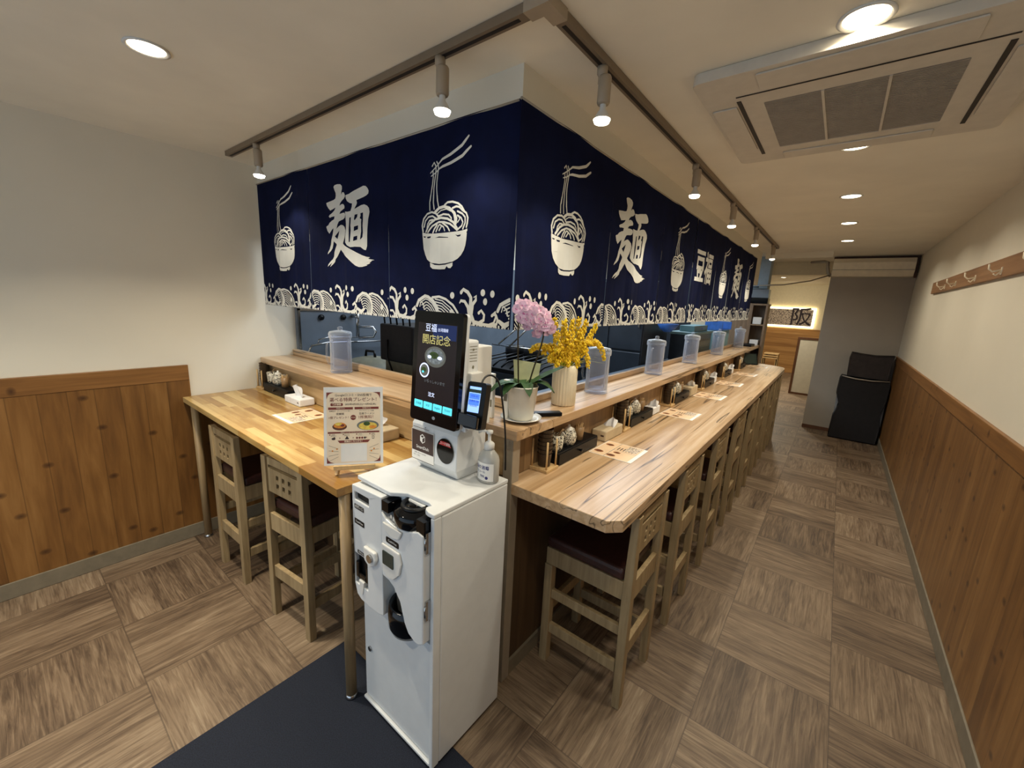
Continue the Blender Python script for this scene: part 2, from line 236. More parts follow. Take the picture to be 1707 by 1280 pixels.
WAVE=[('S',[(.0077,1.6058,.0171),(.0206,1.6287,.0171),(.0621,1.649,.0173),(.0959,1.6452,.0168),(.1258,1.629,.0166),(.1467,1.6019,.0166),(.1522,1.5743,.0166),(.142,1.5488,.0169),(.1219,1.5302,.0166)]),('S',[(.0303,1.619,.0057),(.0661,1.6366,.0055),(.0953,1.6334,.0054),(.1213,1.6195,.0054),(.1394,1.596,.0054),(.1442,1.572,.0054),(.1353,1.5499,.0054),(.1178,1.5339,.0056)]),('S',[(.04,1.6092,.0056),(.0701,1.6242,.0055),(.0948,1.6216,.0054),(.1167,1.6099,.0054),(.1321,1.59,.0054),(.1361,1.5697,.0054),(.1285,1.551,.0054),(.1138,1.5375,.0054)]),('S',[(.0497,1.5995,.0055),(.0741,1.6118,.0055),(.0942,1.6098,.0054),(.1122,1.6002,.0054),(.1247,1.584,.0054),(.128,1.5674,.0054),(.1218,1.5522,.0056),(.1097,1.5411,.0054)]),('S',[(.0593,1.5899,.0056),(.0781,1.5994,.0055),(.0937,1.5979,.0054),(.1076,1.5906,.0055),(.1173,1.578,.0054),(.1199,1.5652,.0055),(.115,1.5533,.0054),(.1057,1.5448,.0056)]),('S',[(.0689,1.5803,.0056),(.0821,1.5871,.0056),(.0931,1.586,.0054),(.103,1.5808,.0054),(.1099,1.572,.0056),(.1117,1.5628,.0054),(.1082,1.5545,.0056),(.1016,1.5484,.0054)]),('S',[(.0784,1.5707,.0056),(.0861,1.5747,.0056),(.0926,1.5741,.0056),(.0983,1.5711,.0056),(.1024,1.5659,.0056),(.1034,1.5605,.0054),(.1014,1.5556,.0054),(.0975,1.5521,.0056)]),('S',[(.122,1.6444,.0124),(.1566,1.649,.012),(.199,1.6399,.0119),(.2401,1.6178,.0118),(.2675,1.589,.0118),(.2795,1.5596,.0116),(.2967,1.5381,.0116),(.3167,1.5424,.0116),(.3235,1.5606,.0115),(.3109,1.5747,.0112),(.2924,1.5738,.0116)]),('S',[(.1371,1.638,.0057),(.1775,1.6323,.0057),(.2242,1.6082,.0057),(.2595,1.5766,.0055),(.2816,1.5417,.0055)]),('S',[(.1378,1.6269,.0057),(.176,1.6206,.0056),(.2187,1.5979,.0056),(.2491,1.57,.0055),(.2694,1.5409,.0055)]),('S',[(.1385,1.6158,.0057),(.1746,1.6089,.0056),(.2132,1.5877,.0057),(.2386,1.5634,.0055),(.2571,1.5402,.0055)]),('S',[(.1391,1.6047,.0058),(.1731,1.5972,.0057),(.2076,1.5773,.0056),(.228,1.5567,.0055),(.2447,1.5394,.0055)]),('S',[(.1398,1.5936,.0058),(.1716,1.5854,.0057),(.202,1.5669,.0055),(.2173,1.55,.0057),(.2322,1.5386,.0055)]),('S',[(.1405,1.5824,.0058),(.1701,1.5736,.0057),(.1963,1.5565,.0057),(.2065,1.5432,.0056),(.2196,1.5379,.0057)]),('S',[(.1401,1.5712,.0058),(.167,1.5607,.0056),(.1957,1.5364,.0057)]),('S',[(.1396,1.5599,.0058),(.1666,1.5495,.0057),(.1914,1.5361,.0057)]),('S',[(.288,1.6696,.0189),(.3021,1.6822,.0159),(.3264,1.6719,.0168),(.343,1.6507,.0187),(.3423,1.6042,.0229),(.3391,1.5571,.0267)]),('S',[(.3608,1.6526,.0059),(.3718,1.6595,.0111),(.3716,1.6429,.0148),(.3537,1.625,.0187),(.3469,1.5898,.0229)]),('S',[(.28,1.6282,.0071),(.2873,1.6373,.0133),(.3111,1.6351,.015),(.3303,1.6124,.0168),(.3394,1.5748,.0191)]),('S',[(.3899,1.5933,.0148),(.4018,1.6039,.0127),(.4179,1.5875,.0128),(.4154,1.5673,.0146),(.3919,1.5529,.0186),(.3633,1.5555,.0222),(.3492,1.5811,.0187)]),('S',[(.3918,1.55,.0151),(.4475,1.5497,.0124),(.4747,1.5607,.0108),(.4845,1.5824,.0108),(.4801,1.6004,.0144),(.4635,1.5869,.0141)]),('S',[(.0281,1.6034,.006),(.035,1.6244,.0077),(.0519,1.6139,.0076),(.0566,1.5918,.0068)]),('S',[(.0175,1.5676,.0175),(.046,1.5529,.0257),(.0756,1.5705,.0173),(.0647,1.5811,.0095)]),('S',[(-.0139,1.592,.0115),(.0009,1.5894,.0113),(.0089,1.5736,.0115),(.0051,1.5572,.0132),(-.0317,1.5438,.0118)]),('S',[(.3113,1.5435,.0076),(.3037,1.5161,.007)]),('S',[(.3256,1.5438,.0077),(.3182,1.5171,.007)]),('S',[(.3399,1.5441,.0076),(.3326,1.5181,.0069)]),('S',[(.354,1.5444,.0075),(.3468,1.5191,.0069)]),('S',[(.3679,1.5447,.0076),(.3609,1.5201,.0068)]),('S',[(.3818,1.545,.0075),(.3748,1.5211,.0069)]),('S',[(.3956,1.5453,.0074),(.3887,1.522,.0067)]),('S',[(.4092,1.5455,.0073),(.4024,1.523,.0067)]),('S',[(.4227,1.5458,.0073),(.416,1.524,.0067)]),('S',[(.4361,1.5461,.0072),(.4295,1.5249,.0066)]),('S',[(.4494,1.5464,.0072),(.4429,1.5258,.0065)]),('S',[(.4625,1.5466,.0072),(.4561,1.5268,.0065)]),('S',[(.4756,1.5469,.0071),(.4692,1.5277,.0065)]),('S',[(.4885,1.5472,.0072),(.4823,1.5286,.0064)]),('S',[(-.027,1.5408,.0073),(-.0337,1.509,.0073)]),('S',[(-.0113,1.5416,.0071),(-.0178,1.51,.007)]),('S',[(.0043,1.5425,.0071),(-.0021,1.511,.007)]),('S',[(.0198,1.5434,.007),(.0134,1.5121,.0072)]),('S',[(.0351,1.5443,.007),(.0289,1.5131,.007)]),('S',[(.0503,1.5451,.0069),(.0442,1.5141,.0069)]),('S',[(.0654,1.546,.0069),(.0593,1.5151,.0069)]),('S',[(.0803,1.5468,.0067),(.0743,1.5161,.0069)]),('S',[(.0951,1.5477,.0068),(.0892,1.517,.0068)]),('S',[(.1097,1.5485,.0067),(.104,1.518,.0068)])]
WDOT=[(.236,1.6566),(.4071,1.6717),(.4606,1.6679),(.4215,1.638),(.2341,1.5874)]
WPER=.4881
# ================================================================= camera
RT=Vector((0.78275458,0.6205619,0.04688481)); DN=Vector((0.16066725,-0.12872619,-0.97857836)); FW=Vector((-0.60123314,0.77351955,-0.20046499))
cam=bpy.data.cameras.new('camera'); co=bpy.data.objects.new('camera',cam); C.objects.link(co); sc.camera=co
co.matrix_world=Matrix(((RT.x,-DN.x,-FW.x,0),(RT.y,-DN.y,-FW.y,0),(RT.z,-DN.z,-FW.z,1.65),(0,0,0,1)))
cam.sensor_width=36; cam.lens=684.2/1707*36; cam.clip_start=.05
sc.view_settings.view_transform='Standard'; sc.view_settings.look='None'; sc.view_settings.exposure=.12
try: sc.cycles.max_bounces=8; sc.cycles.transparent_max_bounces=16; sc.cycles.sample_clamp_indirect=4
except Exception: pass
w=bpy.data.worlds.new('world'); sc.world=w; w.use_nodes=True; w.node_tree.nodes['Background'].inputs[0].default_value=lin((255,225,190)); w.node_tree.nodes['Background'].inputs[1].default_value=.05

# ================================================================= materials
M={}
M['wall']=P('plaster_white',(226,219,202),.75,noise=.012,nscale=2)
M['ceil']=P('ceiling_paint',(236,229,213),.55,noise=.02,nscale=3)
M['grey']=P('grey_panel',(164,154,140),.6,noise=.03,nscale=2)
M['base']=P('baseboard_grey',(122,112,94),.5,noise=.05)
M['pine']=wood('pine_boards',[(96,62,28),(124,84,40),(146,104,56)],'z','y',.105,0,(26,2.2),0,.42,.16,True,.1,(.02,.35))
M['pinex']=wood('pine_boards_cross',[(104,60,20),(140,86,34),(166,110,50)],'z','x',.105,0,(26,2.2),0,.42,.16,True,.1,(.02,.35))
M['pinecap']=wood('pine_cap',[(104,68,32),(132,90,46),(152,108,60)],'y','z',0,0,(40,2.0),0,.42,.2,True)
M['ply']=wood('brown_panel',[(58,42,28),(78,58,38),(96,74,50)],'z','y',0,0,(30,1.5),0,.5)
M['plyx']=wood('brown_panel_cross',[(58,42,28),(78,58,38),(96,74,50)],'z','x',0,0,(30,1.5),0,.5)
M['panel']=wood('ledge_panel_wood',[(112,86,58),(144,114,80),(166,136,100)],'z','y',.19,0,(24,1.6),0,.5,.25,groove=(.008,.3))
M['panelx']=wood('ledge_panel_wood_cross',[(152,122,80),(186,154,108),(204,176,132)],'x','z',0,0,(30,1.6),0,.5)
M['counter']=wood('counter_laminate',[(146,112,78),(194,160,120),(222,196,164)],'y','x',0,0,(30,1.0),.9,.33,coat=.15)
M['counterx']=wood('ledge_laminate_cross',[(146,112,78),(194,160,120),(220,194,160)],'x','y',0,0,(30,1.0),.9,.28,coat=.15,seed=5)
M['butcher']=wood('butcher_block',[(150,108,52),(176,138,78),(204,172,112)],'x','y',.045,.32,(40,3),0,.3,.55,coat=.2,groove=(.01,.12))
M['stool']=wood('ash_wood',[(128,108,76),(156,134,98),(178,156,118)],'z','x',0,0,(60,4),0,.5)
M['leather']=P('brown_leather',(58,32,28),.42,noise=.15,nscale=60,bump=.15)
M['white']=P('white_paint_metal',(218,220,220),.32,noise=.01)
M['wplastic']=P('white_plastic',(222,220,214),.4,noise=.01)
M['porc']=P('white_ceramic',(225,222,212),.22,noise=.02)
M['black']=P('black_plastic',(12,12,14),.4,spec=.25,noise=.1)
M['bgloss']=P('black_gloss',(6,6,8),.1,spec=.4,noise=.05)
M['dark']=P('dark_cloth',(24,21,22),.85,noise=.15,nscale=30,bump=.2)
M['chrome']=P('chrome',(190,190,190),.2,1)
M['steel']=P('kitchen_steel',(118,128,140),.3,.35,noise=.06,nscale=4)
M['dsteel']=P('dark_steel',(52,58,66),.3,.3,noise=.1,nscale=5)
M['alu']=P('aluminium_trim',(168,158,142),.45,.35,noise=.02)
M['track']=P('track_grey',(128,112,92),.45,.1,noise=.02)
M['slot']=P('track_slot',(30,20,14),.6,noise=.1)
M['lamp']=P('lamp_body',(168,152,130),.45,noise=.02)
M['glow']=P('warm_light',(255,240,208),.5,emit=14)
M['glow2']=P('led_strip',(255,240,196),.5,emit=2.6)
M['scrim']=P('kitchen_glow',(160,210,255),.5,emit=1.2)
M['navy']=P('navy_cloth',(15,21,50),.9,spec=.08,noise=.12,nscale=9,bump=.1)
M['print']=P('cream_print',(216,216,210),.85,noise=.03,nscale=9)
M['brush']=P('far_wall_cream',(232,222,194),.7,noise=.02)
M['farwood']=wood('far_wood_boards',[(150,104,54),(184,136,78),(206,160,100)],'x','z',.12,0,(30,1),0,.5,.3)
M['brown']=P('brown_frame',(92,58,34),.5,noise=.1)
M['ceramic_pat']=None
k=NT('patterned_ceramic'); x=k.xyz(); f=k.noise(k.vec(x[0],x[1],x[2]),70,2,.5,2.5); k.base(k.ramp(f,[(.50,(226,220,200)),(.53,(58,48,44))])); k.b.inputs['Roughness'].default_value=.25; M['ceramic_pat']=k.mat
k=NT('ribbed_ceramic'); x=k.xyz(); k.base(k.ramp(k.noise(k.vec(x[0],x[1],x[2]),6,2),[(.3,(226,214,184)),(.7,(240,230,206))])); k.b.inputs['Roughness'].default_value=.35; M['rib']=k.mat
M['amber']=P('amber_ceramic',(150,120,84),.35,noise=.1,nscale=40)
M['smoke']=clear('smoky_cup_plastic',(170,140,105),.35,.8,(96,80,62),1.5)
M['clear']=clear('clear_pitcher_plastic',(242,244,250),.08,.85,(222,226,230),2.2); M['clearlid']=clear('pitcher_lid_plastic',(235,238,246),.16,.85,(222,226,230),1.8)
M['pclear']=clear('clear_tray_plastic',(225,225,225),.25,.8)
M['paper']=P('tissue_paper',(236,236,236),.9,noise=.02)
M['tisbox']=P('tissue_box_tan',(196,178,146),.6,noise=.04)
M['dowel']=P('pale_dowel_wood',(206,172,120),.55,noise=.06,nscale=50)
M['flyb']=P('flyer_picture',(150,96,56),.6,noise=.3,nscale=90)
M['card']=P('flyer_peach',(238,206,168),.55,noise=.02)
M['cream']=P('poster_cream',(248,226,194),.5,noise=.015)
M['red']=P('print_brown_red',(128,56,44),.6,noise=.03)
M['ink']=P('print_dark',(66,46,40),.6,noise=.03)
M['inkwhite']=P('print_white',(244,240,232),.5,noise=.01)
M['orange']=P('food_orange',(226,140,50),.6,noise=.15,nscale=80)
M['green']=P('food_green',(60,84,36),.7,noise=.25,nscale=120)
M['bowlbrown']=P('bowl_brown',(104,58,34),.5,noise=.1)
M['bowlgrey']=P('bowl_grey',(120,122,116),.4,noise=.05)
M['yolk']=P('food_yellow',(246,206,90),.6,noise=.1,nscale=90)
M['s_blue']=P('screen_blue',(70,120,240),.3,emit=.9)
M['s_sky']=P('screen_light',(150,190,255),.3,emit=.9)
M['s_cyan']=P('screen_cyan',(90,214,226),.3,emit=.75)
M['s_white']=P('screen_white_text',(215,225,255),.3,emit=.8)
M['s_yel']=P('screen_yellow_text',(200,190,120),.3,emit=.6)
M['s_dim']=P('screen_dim',(34,26,30),.25,emit=.10)
M['s_bowl']=P('screen_bowl_grey',(120,128,132),.3,noise=.35,nscale=90,emit=.22)
M['s_dk']=P('screen_dark_blue',(22,40,90),.3,emit=.3)
M['redlab']=P('red_label',(200,40,44),.4,noise=.02)
M['lcd']=P('lcd_dark_green',(44,58,54),.25,noise=.05)
M['petal']=P('orchid_petal',(218,178,200),.6,noise=.12,nscale=60)
M['petalc']=P('orchid_centre',(190,96,150),.6,noise=.1)
M['leaf']=P('orchid_leaf',(52,80,46),.55,spec=.25,noise=.2,nscale=25)
M['stem']=P('flower_stem',(54,48,30),.6,noise=.2)
M['grain']=P('yellow_grain',(250,190,30),.55,noise=.18,nscale=90)
M['grass']=P('yellow_green_blade',(206,206,60),.55,noise=.15,nscale=20)
M['teal']=P('teal_grey_panel',(124,160,166),.45,noise=.04)
M['blue']=P('blue_plastic',(60,110,190),.4,noise=.08)
M['olive']=P('warm_grey_metal',(120,116,96),.5,noise=.1)
M['shelfw']=wood('shelf_wood',[(92,72,52),(128,104,78),(150,126,98)],'z','y',0,0,(30,2),0,.5)
M['cable']=P('cable_black',(18,18,18),.5,noise=.1)
M['tank']=clear('tank_glass',(190,215,225),.3,.8)
M['hook']=wood('hook_rail_wood',[(120,84,54),(146,106,70),(164,124,86)],'y','z',0,0,(40,1.5),0,.55)

# parquet-look vinyl tiles, 0.455 m squares of three planks, alternating direction
k=NT('parquet_tile_floor'); x=k.xyz(); S_=.455
tx=k.m('DIVIDE',k.m('SUBTRACT',x[0],.23),S_); ty=k.m('DIVIDE',k.m('SUBTRACT',x[1],2.04),S_)
ti=k.m('FLOOR',tx); tj=k.m('FLOOR',ty); par=k.m('FLOORED_MODULO',k.m('ADD',ti,tj),2.0)
fx=k.m('SUBTRACT',tx,ti); fy=k.m('SUBTRACT',ty,tj)
inv=k.m('SUBTRACT',1.0,par)
a=k.m('ADD',k.m('MULTIPLY',fx,inv),k.m('MULTIPLY',fy,par)); b=k.m('ADD',k.m('MULTIPLY',fy,inv),k.m('MULTIPLY',fx,par))
pl=k.m('FLOOR',k.m('MULTIPLY',a,3.0)); r1=k.white(k.vec(ti,tj,pl)); r2=k.white(k.vec(ti,tj,9.0))
g=k.noise(k.vec(k.m('MULTIPLY',a,30.0),k.m('MULTIPLY',b,1.6),k.m('MULTIPLY',k.m('ADD',r1,k.m('MULTIPLY',r2,3.0)),40.0)),1,7,.68,1.2)
g2=k.noise(k.vec(k.m('MULTIPLY',a,6.0),k.m('MULTIPLY',b,1.2),k.m('MULTIPLY',r1,60.0)),1,3,.5,1)
ff=k.m('ADD',k.m('ADD',k.m('MULTIPLY',g,.7),k.m('MULTIPLY',g2,.3)),k.m('ADD',k.m('MULTIPLY',k.m('SUBTRACT',r1,.5),.10),k.m('MULTIPLY',k.m('SUBTRACT',r2,.5),.07)))
col=k.ramp(ff,[(.34,(70,55,42)),(.47,(106,87,68)),(.58,(132,112,90)),(.72,(158,140,116))])
e1=k.m('MINIMUM',k.m('MINIMUM',fx,k.m('SUBTRACT',1.0,fx)),k.m('MINIMUM',fy,k.m('SUBTRACT',1.0,fy)))
pf=k.m('FRACT',k.m('MULTIPLY',a,3.0)); e2=k.m('MINIMUM',pf,k.m('SUBTRACT',1.0,pf))
col=k.mix(k.m('MULTIPLY',k.m('LESS_THAN',e1,.005),.5),col,lin((58,46,36))); col=k.mix(k.m('MULTIPLY',k.m('LESS_THAN',e2,.010),.22),col,lin((58,46,36)))
k.base(col); k.b.inputs['Roughness'].default_value=.5; k.bump(g,.15,.001); M['floor']=k.mat
k=NT('navy_mat'); x=k.xyz(); f=k.noise(k.vec(x[0],x[1],x[2]),300,2); k.base(k.ramp(f,[(.35,(16,20,31)),(.65,(31,37,52))])); k.b.inputs['Roughness'].default_value=.95; k.bump(f,.5,.002); M['rug']=k.mat
k=NT('sign_mosaic'); x=k.xyz(); f=k.noise(k.vec(x[0],x[1],x[2]),45,3,.6,1); k.base(k.ramp(f,[(.44,(80,64,66)),(.48,(170,154,140)),(.54,(226,212,194))])); M['mosaic']=k.mat

# ================================================================= room shell
CZ=2.43; XL=-3.17; XR=.665; YF=-1.6; YB=13.9
struct(MB().box(XL-.1,YF-.1,-.1,XR+.1,YB+.1,0).build('floor',M['floor']))
struct(MB().box(XL-.1,YF-.1,CZ,XR+.1,YB+.1,CZ+.1).build('ceiling',M['ceil']))
struct(MB().box(XL-.1,YF-.1,0,XL,YB+.1,CZ).build('wall_left',M['wall']))
struct(MB().box(XR,YF-.1,0,XR+.1,YB+.1,CZ).build('wall_right',M['wall']))
struct(MB().box(XL,YF-.1,0,XR,YF,CZ).build('wall_front',M['wall']))
struct(MB().box(XL,YB,0,XR,YB+.1,CZ).build('wall_back',M['brush']))
# half walls carrying the ledge, soffit above the opening
YW=1.215; XW=-.955
struct(MB().box(XL,YW,0,XW-.002,YW+.12,1.13).build('wall_counter_left',M['plyx']))
struct(MB().box(XW-.12,YW+.12,0,XW,6.9,1.13).build('wall_counter_right',M['ply']))
struct(MB().box(XL,YW+.012,2.0,XW-.012,YW+.13,CZ).build('wall_soffit_left',M['wall']))
struct(MB().box(XW-.13,YW+.13,2.0,XW-.012,6.62,CZ).build('wall_soffit_right',M['wall']))
struct(MB().box(XW-.002,YW-.018,0,XW+.045,YW+.03,1.13).build('trim_1',M['alu'],bevel=.003))
struct(MB().box(XW,YW+.03,0,XW+.03,6.6,.893).build('trim_2',M['ply']))
struct(MB().box(XW,YW+.03,.942,XW+.006,6.7,1.128).build('trim_3',M['panel']))
struct(MB().box(XL,YW-.006,.957,XW-.01,YW,1.128).build('trim_4',M['panelx']))
# wainscots
wl=struct(MB().box(XL,YF,.09,XL+.014,.744,1.062).build('trim_5',M['pine']))
struct(MB().box(XL,YF,1.062,XL+.018,.744,1.157).build('trim_6',M['pinecap'],bevel=.003))
struct(MB().box(XL,.744,.09,XL+.014,YW,.92).build('trim_7',M['pine']))
struct(MB().box(XR-.014,YF,.09,XR,7.28,1.075).build('trim_8',M['pine']))
struct(MB().box(XR-.02,YF,1.075,XR,7.28,1.165).build('trim_9',M['pinecap'],bevel=.003))
struct(MB().box(XL,YF,0,XL+.02,YW,.09).build('baseboard_left',M['base'],bevel=.004))
struct(MB().box(XR-.022,YF,0,XR,7.28,.09).build('baseboard_right',M['base'],bevel=.004))
struct(MB().box(XW+.03,YW+.03,0,XW+.042,6.6,.07).build('baseboard_counter',M['base']))
# grey partition, brown trim above, baseboard
PY=7.36
struct(MB().box(-.2,PY,0,XR,PY+.12,CZ).build('wall_partition',M['grey']))
struct(MB().box(-.2,PY-.012,0,.66,PY,.05).build('baseboard_partition',M['brown']))
struct(MB().box(-.2,PY-.05,CZ-.03,.66,PY,CZ).box(.635,PY-.05,2.16,.66,PY,CZ-.03).build('trim_10',M['brown']))
# lowered bulkhead and far room
struct(MB().box(-.93,6.65,2.36,-.2,6.75,CZ).build('trim_11',M['wall']))
struct(MB().box(-3.1,7.9,2.24,-.2,8.1,CZ).build('trim_12',M['brush']))
struct(MB().box(-3.1,YB-.02,0,XR,YB,1.24).build('trim_13',M['farwood']))
struct(MB().box(-1.95,7.3,0,-1.2,7.4,CZ).build('wall_kitchen_back',M['brush']))
# kitchen: back wall left part, steel wall sheet
struct(MB().box(XL,7.3,0,-1.95,7.4,CZ).build('wall_kitchen_end',M['dsteel']))
# mat
o=MB().prism([(-1.62,-.9),(-.70,-.9),(-.70,.875),(-1.62,.875)],[],XY,0.0,.007).build('floor_mat',M['rug'],bevel=.003); tag(o,'dark navy entrance mat lying under the white payment cabinet','mat')

# ================================================================= ledges and counters
def ledge(name,box,up,mat,label):
    t=thing(name,label,'shelf')
    MB().box(*box).build('ledge_board',mat,t,bevel=.003); MB().box(*up).build('back_strip',mat,t,bevel=.003)
    return t
ledge('serving_ledge',(XL+.002,1.165,1.132,-.872,1.42,1.172),(XL+.002,1.388,1.1725,-1.11,1.418,1.215),M['counterx'],'wooden serving ledge above the yellow butcher block table')
ledge('serving_ledge',(-1.11,1.42,1.132,-.872,6.98,1.172),(-1.11,1.42,1.1725,-1.085,6.98,1.205),M['counter'],'long wooden serving ledge running above the right counter')
t=thing('bar_counter','long wood-grain bar counter with clipped corner running down the aisle','counter')
MB().prism([(-.951,1.20),(-.505,1.20),(-.462,1.245),(-.462,6.32),(-.475,6.44),(-.52,6.53),(-.60,6.58),(-.951,6.72)],[],XY,.895,.94).build('counter_top',M['counter'],t,bevel=.002)
MB().box(-.60,6.38,0,-.50,6.42,.895).build('support_post',M['stool'],t,bevel=.003)
t=thing('dining_table','yellow butcher block bar table against the left wall','table')
MB().box(XL+.003,.70,.923,-1.316,YW-.007,.955).build('tabletop',M['butcher'],t,bevel=.002)
M['legwood']=wood('table_leg_wood',[(128,104,72),(158,132,94),(178,152,112)],'z','x',0,0,(60,3),0,.4)
for lx in (-3.10,-1.343):
    MB().cyl((lx,.742,.012),(lx,.742,.923),.021,20).build('leg',M['legwood'],t)
    MB().lathe([(.0,.0),(.026,.0),(.026,.008),(.018,.02),(.0,.02)],(lx,.742,0.0075 if lx>-2 else 0),20).build('foot_cap',M['chrome'],t)
# ================================================================= stools
def make_stool(label):
    t=thing('bar_stool',label,'stool',(0,0,0),0,'wooden bar stools under the counters')
    W=.17; L=.038; x0,x1=-.2,.2
    for sy in (-1,1):
        ya,yb=(sy*W,sy*(W-L)); ya,yb=min(ya,yb),max(ya,yb)
        MB().loft([[(x1-L+.008,ya,0),(x1+.003,ya,0),(x1+.003,yb,0),(x1-L+.008,yb,0)],[(x1-L,ya,.5),(x1,ya,.5),(x1,yb,.5),(x1-L,yb,.5)],[(x1-L+.008,ya,.87),(x1-.0,ya,.87),(x1-.0,yb,.87),(x1-L+.008,yb,.87)]],0,False).build('leg',M['stool'],t,bevel=.002)
        MB().box(x0,ya,0,x0+L,yb,.50).build('leg',M['stool'],t,bevel=.002)
        MB().box(x0+.002,ya+.006,.50,x1-L,yb-.006,.58).build('seat_rail',M['stool'],t,bevel=.002)
        MB().box(x0+L,ya+.009,.335,x1-L,yb-.009,.378).build('stretcher',M['stool'],t,bevel=.002)
        MB().box(x0+L,ya+.009,.155,x1-L,yb-.009,.203).build('stretcher',M['stool'],t,bevel=.002)
    MB().box(x1-.028,-W+L,.485,x1-.008,W-L,.575).build('seat_rail',M['stool'],t,bevel=.002)
    MB().box(x0+.008,-W+L,.50,x0+.028,W-L,.575).build('seat_rail',M['stool'],t,bevel=.002)
    MB().box(x1-.03,-W+L,.222,x1-.008,W-L,.285).build('stretcher',M['stool'],t,bevel=.002)
    MB().box(x0+.008,-W+L,.25,x0+.03,W-L,.30).build('stretcher',M['stool'],t,bevel=.002)
    b=W-L
    holes=[rr(-b+.006,.812,b-.006,.828,.003,1)]+[rr(cy-.011,cz-.012,cy+.011,cz+.012,.002,1) for cy in (-.05,0,.05) for cz in (.733,.775)]
    MB().prism([(-b,.69),(b,.69),(b,.865),(-b,.865)],holes,YZ,x1-.028,x1-.01).build('backrest',M['stool'],t)
    MB().box(x0+.001,-W+.004,.58,x1-L-.001,W-.004,.632).build('seat',M['leather'],t,bevel=.016,seg=4)
    return t
s0=make_stool('wooden bar stool with dark leather seat at the near end of the long counter')
s0.location=(-.665,1.588,0)
ordw=['second','third','fourth','fifth','sixth','seventh','eighth']
for i,y in enumerate((2.185,2.856,3.514,4.17,4.82,5.47,6.08)):
    dup(s0,(-.665,y,0),0,'wooden bar stool at the long counter, %s from the near end%s'%(ordw[i],', farthest of the row' if i==6 else ''))
dup(s0,(-1.925,.945,0),-pi/2+R(6),'wooden bar stool under the yellow table, nearer the white payment cabinet')
dup(s0,(-2.57,.912,0),-pi/2+R(2),'wooden bar stool under the yellow table, nearer the left pine wall')

# ================================================================= noren banners
def cloth_pt(u,z,pan):
    """u along the rail, z height -> (u', depth) inside one hanging panel"""
    ua,ub,zt,zb,slit=pan; g=max(0,min(1,(zt-z)/(zt-zb)))
    c=(ua+ub)/2; s=1-slit*max(0,(g-.25))/.75
    d=g*(.007*sin(u*17.3)+.005*sin(u*31+1.3)+.003*sin(u*57))+.003*sin(u*9)
    return c+(u-c)*s, abs(d)*.6+d*.4
def panel(parent,place,ua,ub,arts,slit=.02,zt=2.315,zb=1.54,wavestarts=(),wscale=1.0,sag=0):
    pan=(ua,ub,zt,zb,slit); st=.03; bm=bmesh.new()
    def keep(u,z,off=0.0):
        uu,d=cloth_pt(u,z,pan); return place(uu,z+sag*sin(pi*(u-ua)/(ub-ua)),d+off)
    nu=max(2,round((ub-ua)/st)); nz=10; us=[ua+(ub-ua)*i/nu for i in range(nu+1)]
    out=MB()
    for i in range(nu):
        for j in range(nz):
            z0=zb+(zt-zb)*j/nz; z1=zb+(zt-zb)*(j+1)/nz
            out.add([keep(us[i],z0),keep(us[i+1],z0),keep(us[i+1],z1),keep(us[i],z1)],[(0,1,2,3)],0,True)
    art=MB()
    for kind,cu in arts:
        if kind in('men','bowl'):
            for it in (MEN if kind=='men' else BOWL):
                if it[0]=='P': art.flat([(cu+a,b) for a,b in it[1]],[[(cu+a,b) for a,b in h] for h in it[2]],0,0)
                else: art.stroke([(cu+a,b,c) for a,b,c in it[1]],0)
        elif kind=='mame':
            art.text('豆',.27,cu-.135,1.965,0,0,bold=.022,sx=.95); art.text('福',.27,cu+.135,1.965,0,0,bold=.022,sx=.95)
    for w0 in wavestarts:
        for it in WAVE: art.stroke([(w0+a*wscale,b,c*wscale*.86) for a,b,c in it[1]],0)
        for a,b in WDOT: art.ell(w0+a*wscale,b,.0115*wscale,.0135,0)
    for k in range(int((ub-ua)/.02)): art.rect(ua+.02*k,zb,ua+.02*k+.008,zb+.012,0)
    for f in art.f: 
        try: bm.faces.new([bm.verts.new(art.v[i]) for i in f])
        except ValueError: pass
    def cut(co,no,outer=False): bmesh.ops.bisect_plane(bm,geom=bm.verts[:]+bm.edges[:]+bm.faces[:],plane_co=co,plane_no=no,clear_outer=outer)
    cut((ub-.004,0,0),(1,0,0),True); cut((ua+.004,0,0),(-1,0,0),True); cut((0,zb+.001,0),(0,-1,0),True)
    for u in us[1:-1]: cut((u,0,0),(1,0,0))
    for j in range(1,nz): cut((0,zb+(zt-zb)*j/nz,0),(0,1,0))
    for f in bm.faces:
        vs=[keep(v.co.x,v.co.y,.0022) for v in f.verts]; out.add(vs,[tuple(range(len(vs)))],1,True)
    bm.free()
    me=out.build('cloth_panel',[M['navy'],M['print']],parent,recalc=False)
    return me
def placeL(u,z,d): return (u,YW-.006-d,z)
def placeR(u,z,d): return (XW+.006+d,u,z)
n1=thing('noren_curtain','navy noodle-bowl curtain hanging over the yellow table side','curtain')
W1=[-1.022-.485*i for i in range(-1,6)]
panel(n1,placeL,-3.13,-2.452,[('bowl',-2.775)],.012,wavestarts=W1,wscale=1.0)
panel(n1,placeL,-2.45,-1.7075,[('men',-2.03)],-.002,wavestarts=W1)
panel(n1,placeL,-1.7085,-.953,[('bowl',-1.325)],.012,wavestarts=W1)
MB().cyl((-3.14,YW-.004,2.311),(-.965,YW-.004,2.311),.005,8).build('curtain_rod',M['alu'],n1)
W2=[1.01+.425*i for i in range(13)]
n2=thing('noren_curtain','navy curtain on the aisle side nearest the corner, one large character between two bowls','curtain')
panel(n2,placeR,1.199,1.945,[('bowl',1.56)],.012,wavestarts=W2,wscale=.87)
panel(n2,placeR,1.945,2.69,[('men',2.235)],.012,wavestarts=W2,wscale=.87)
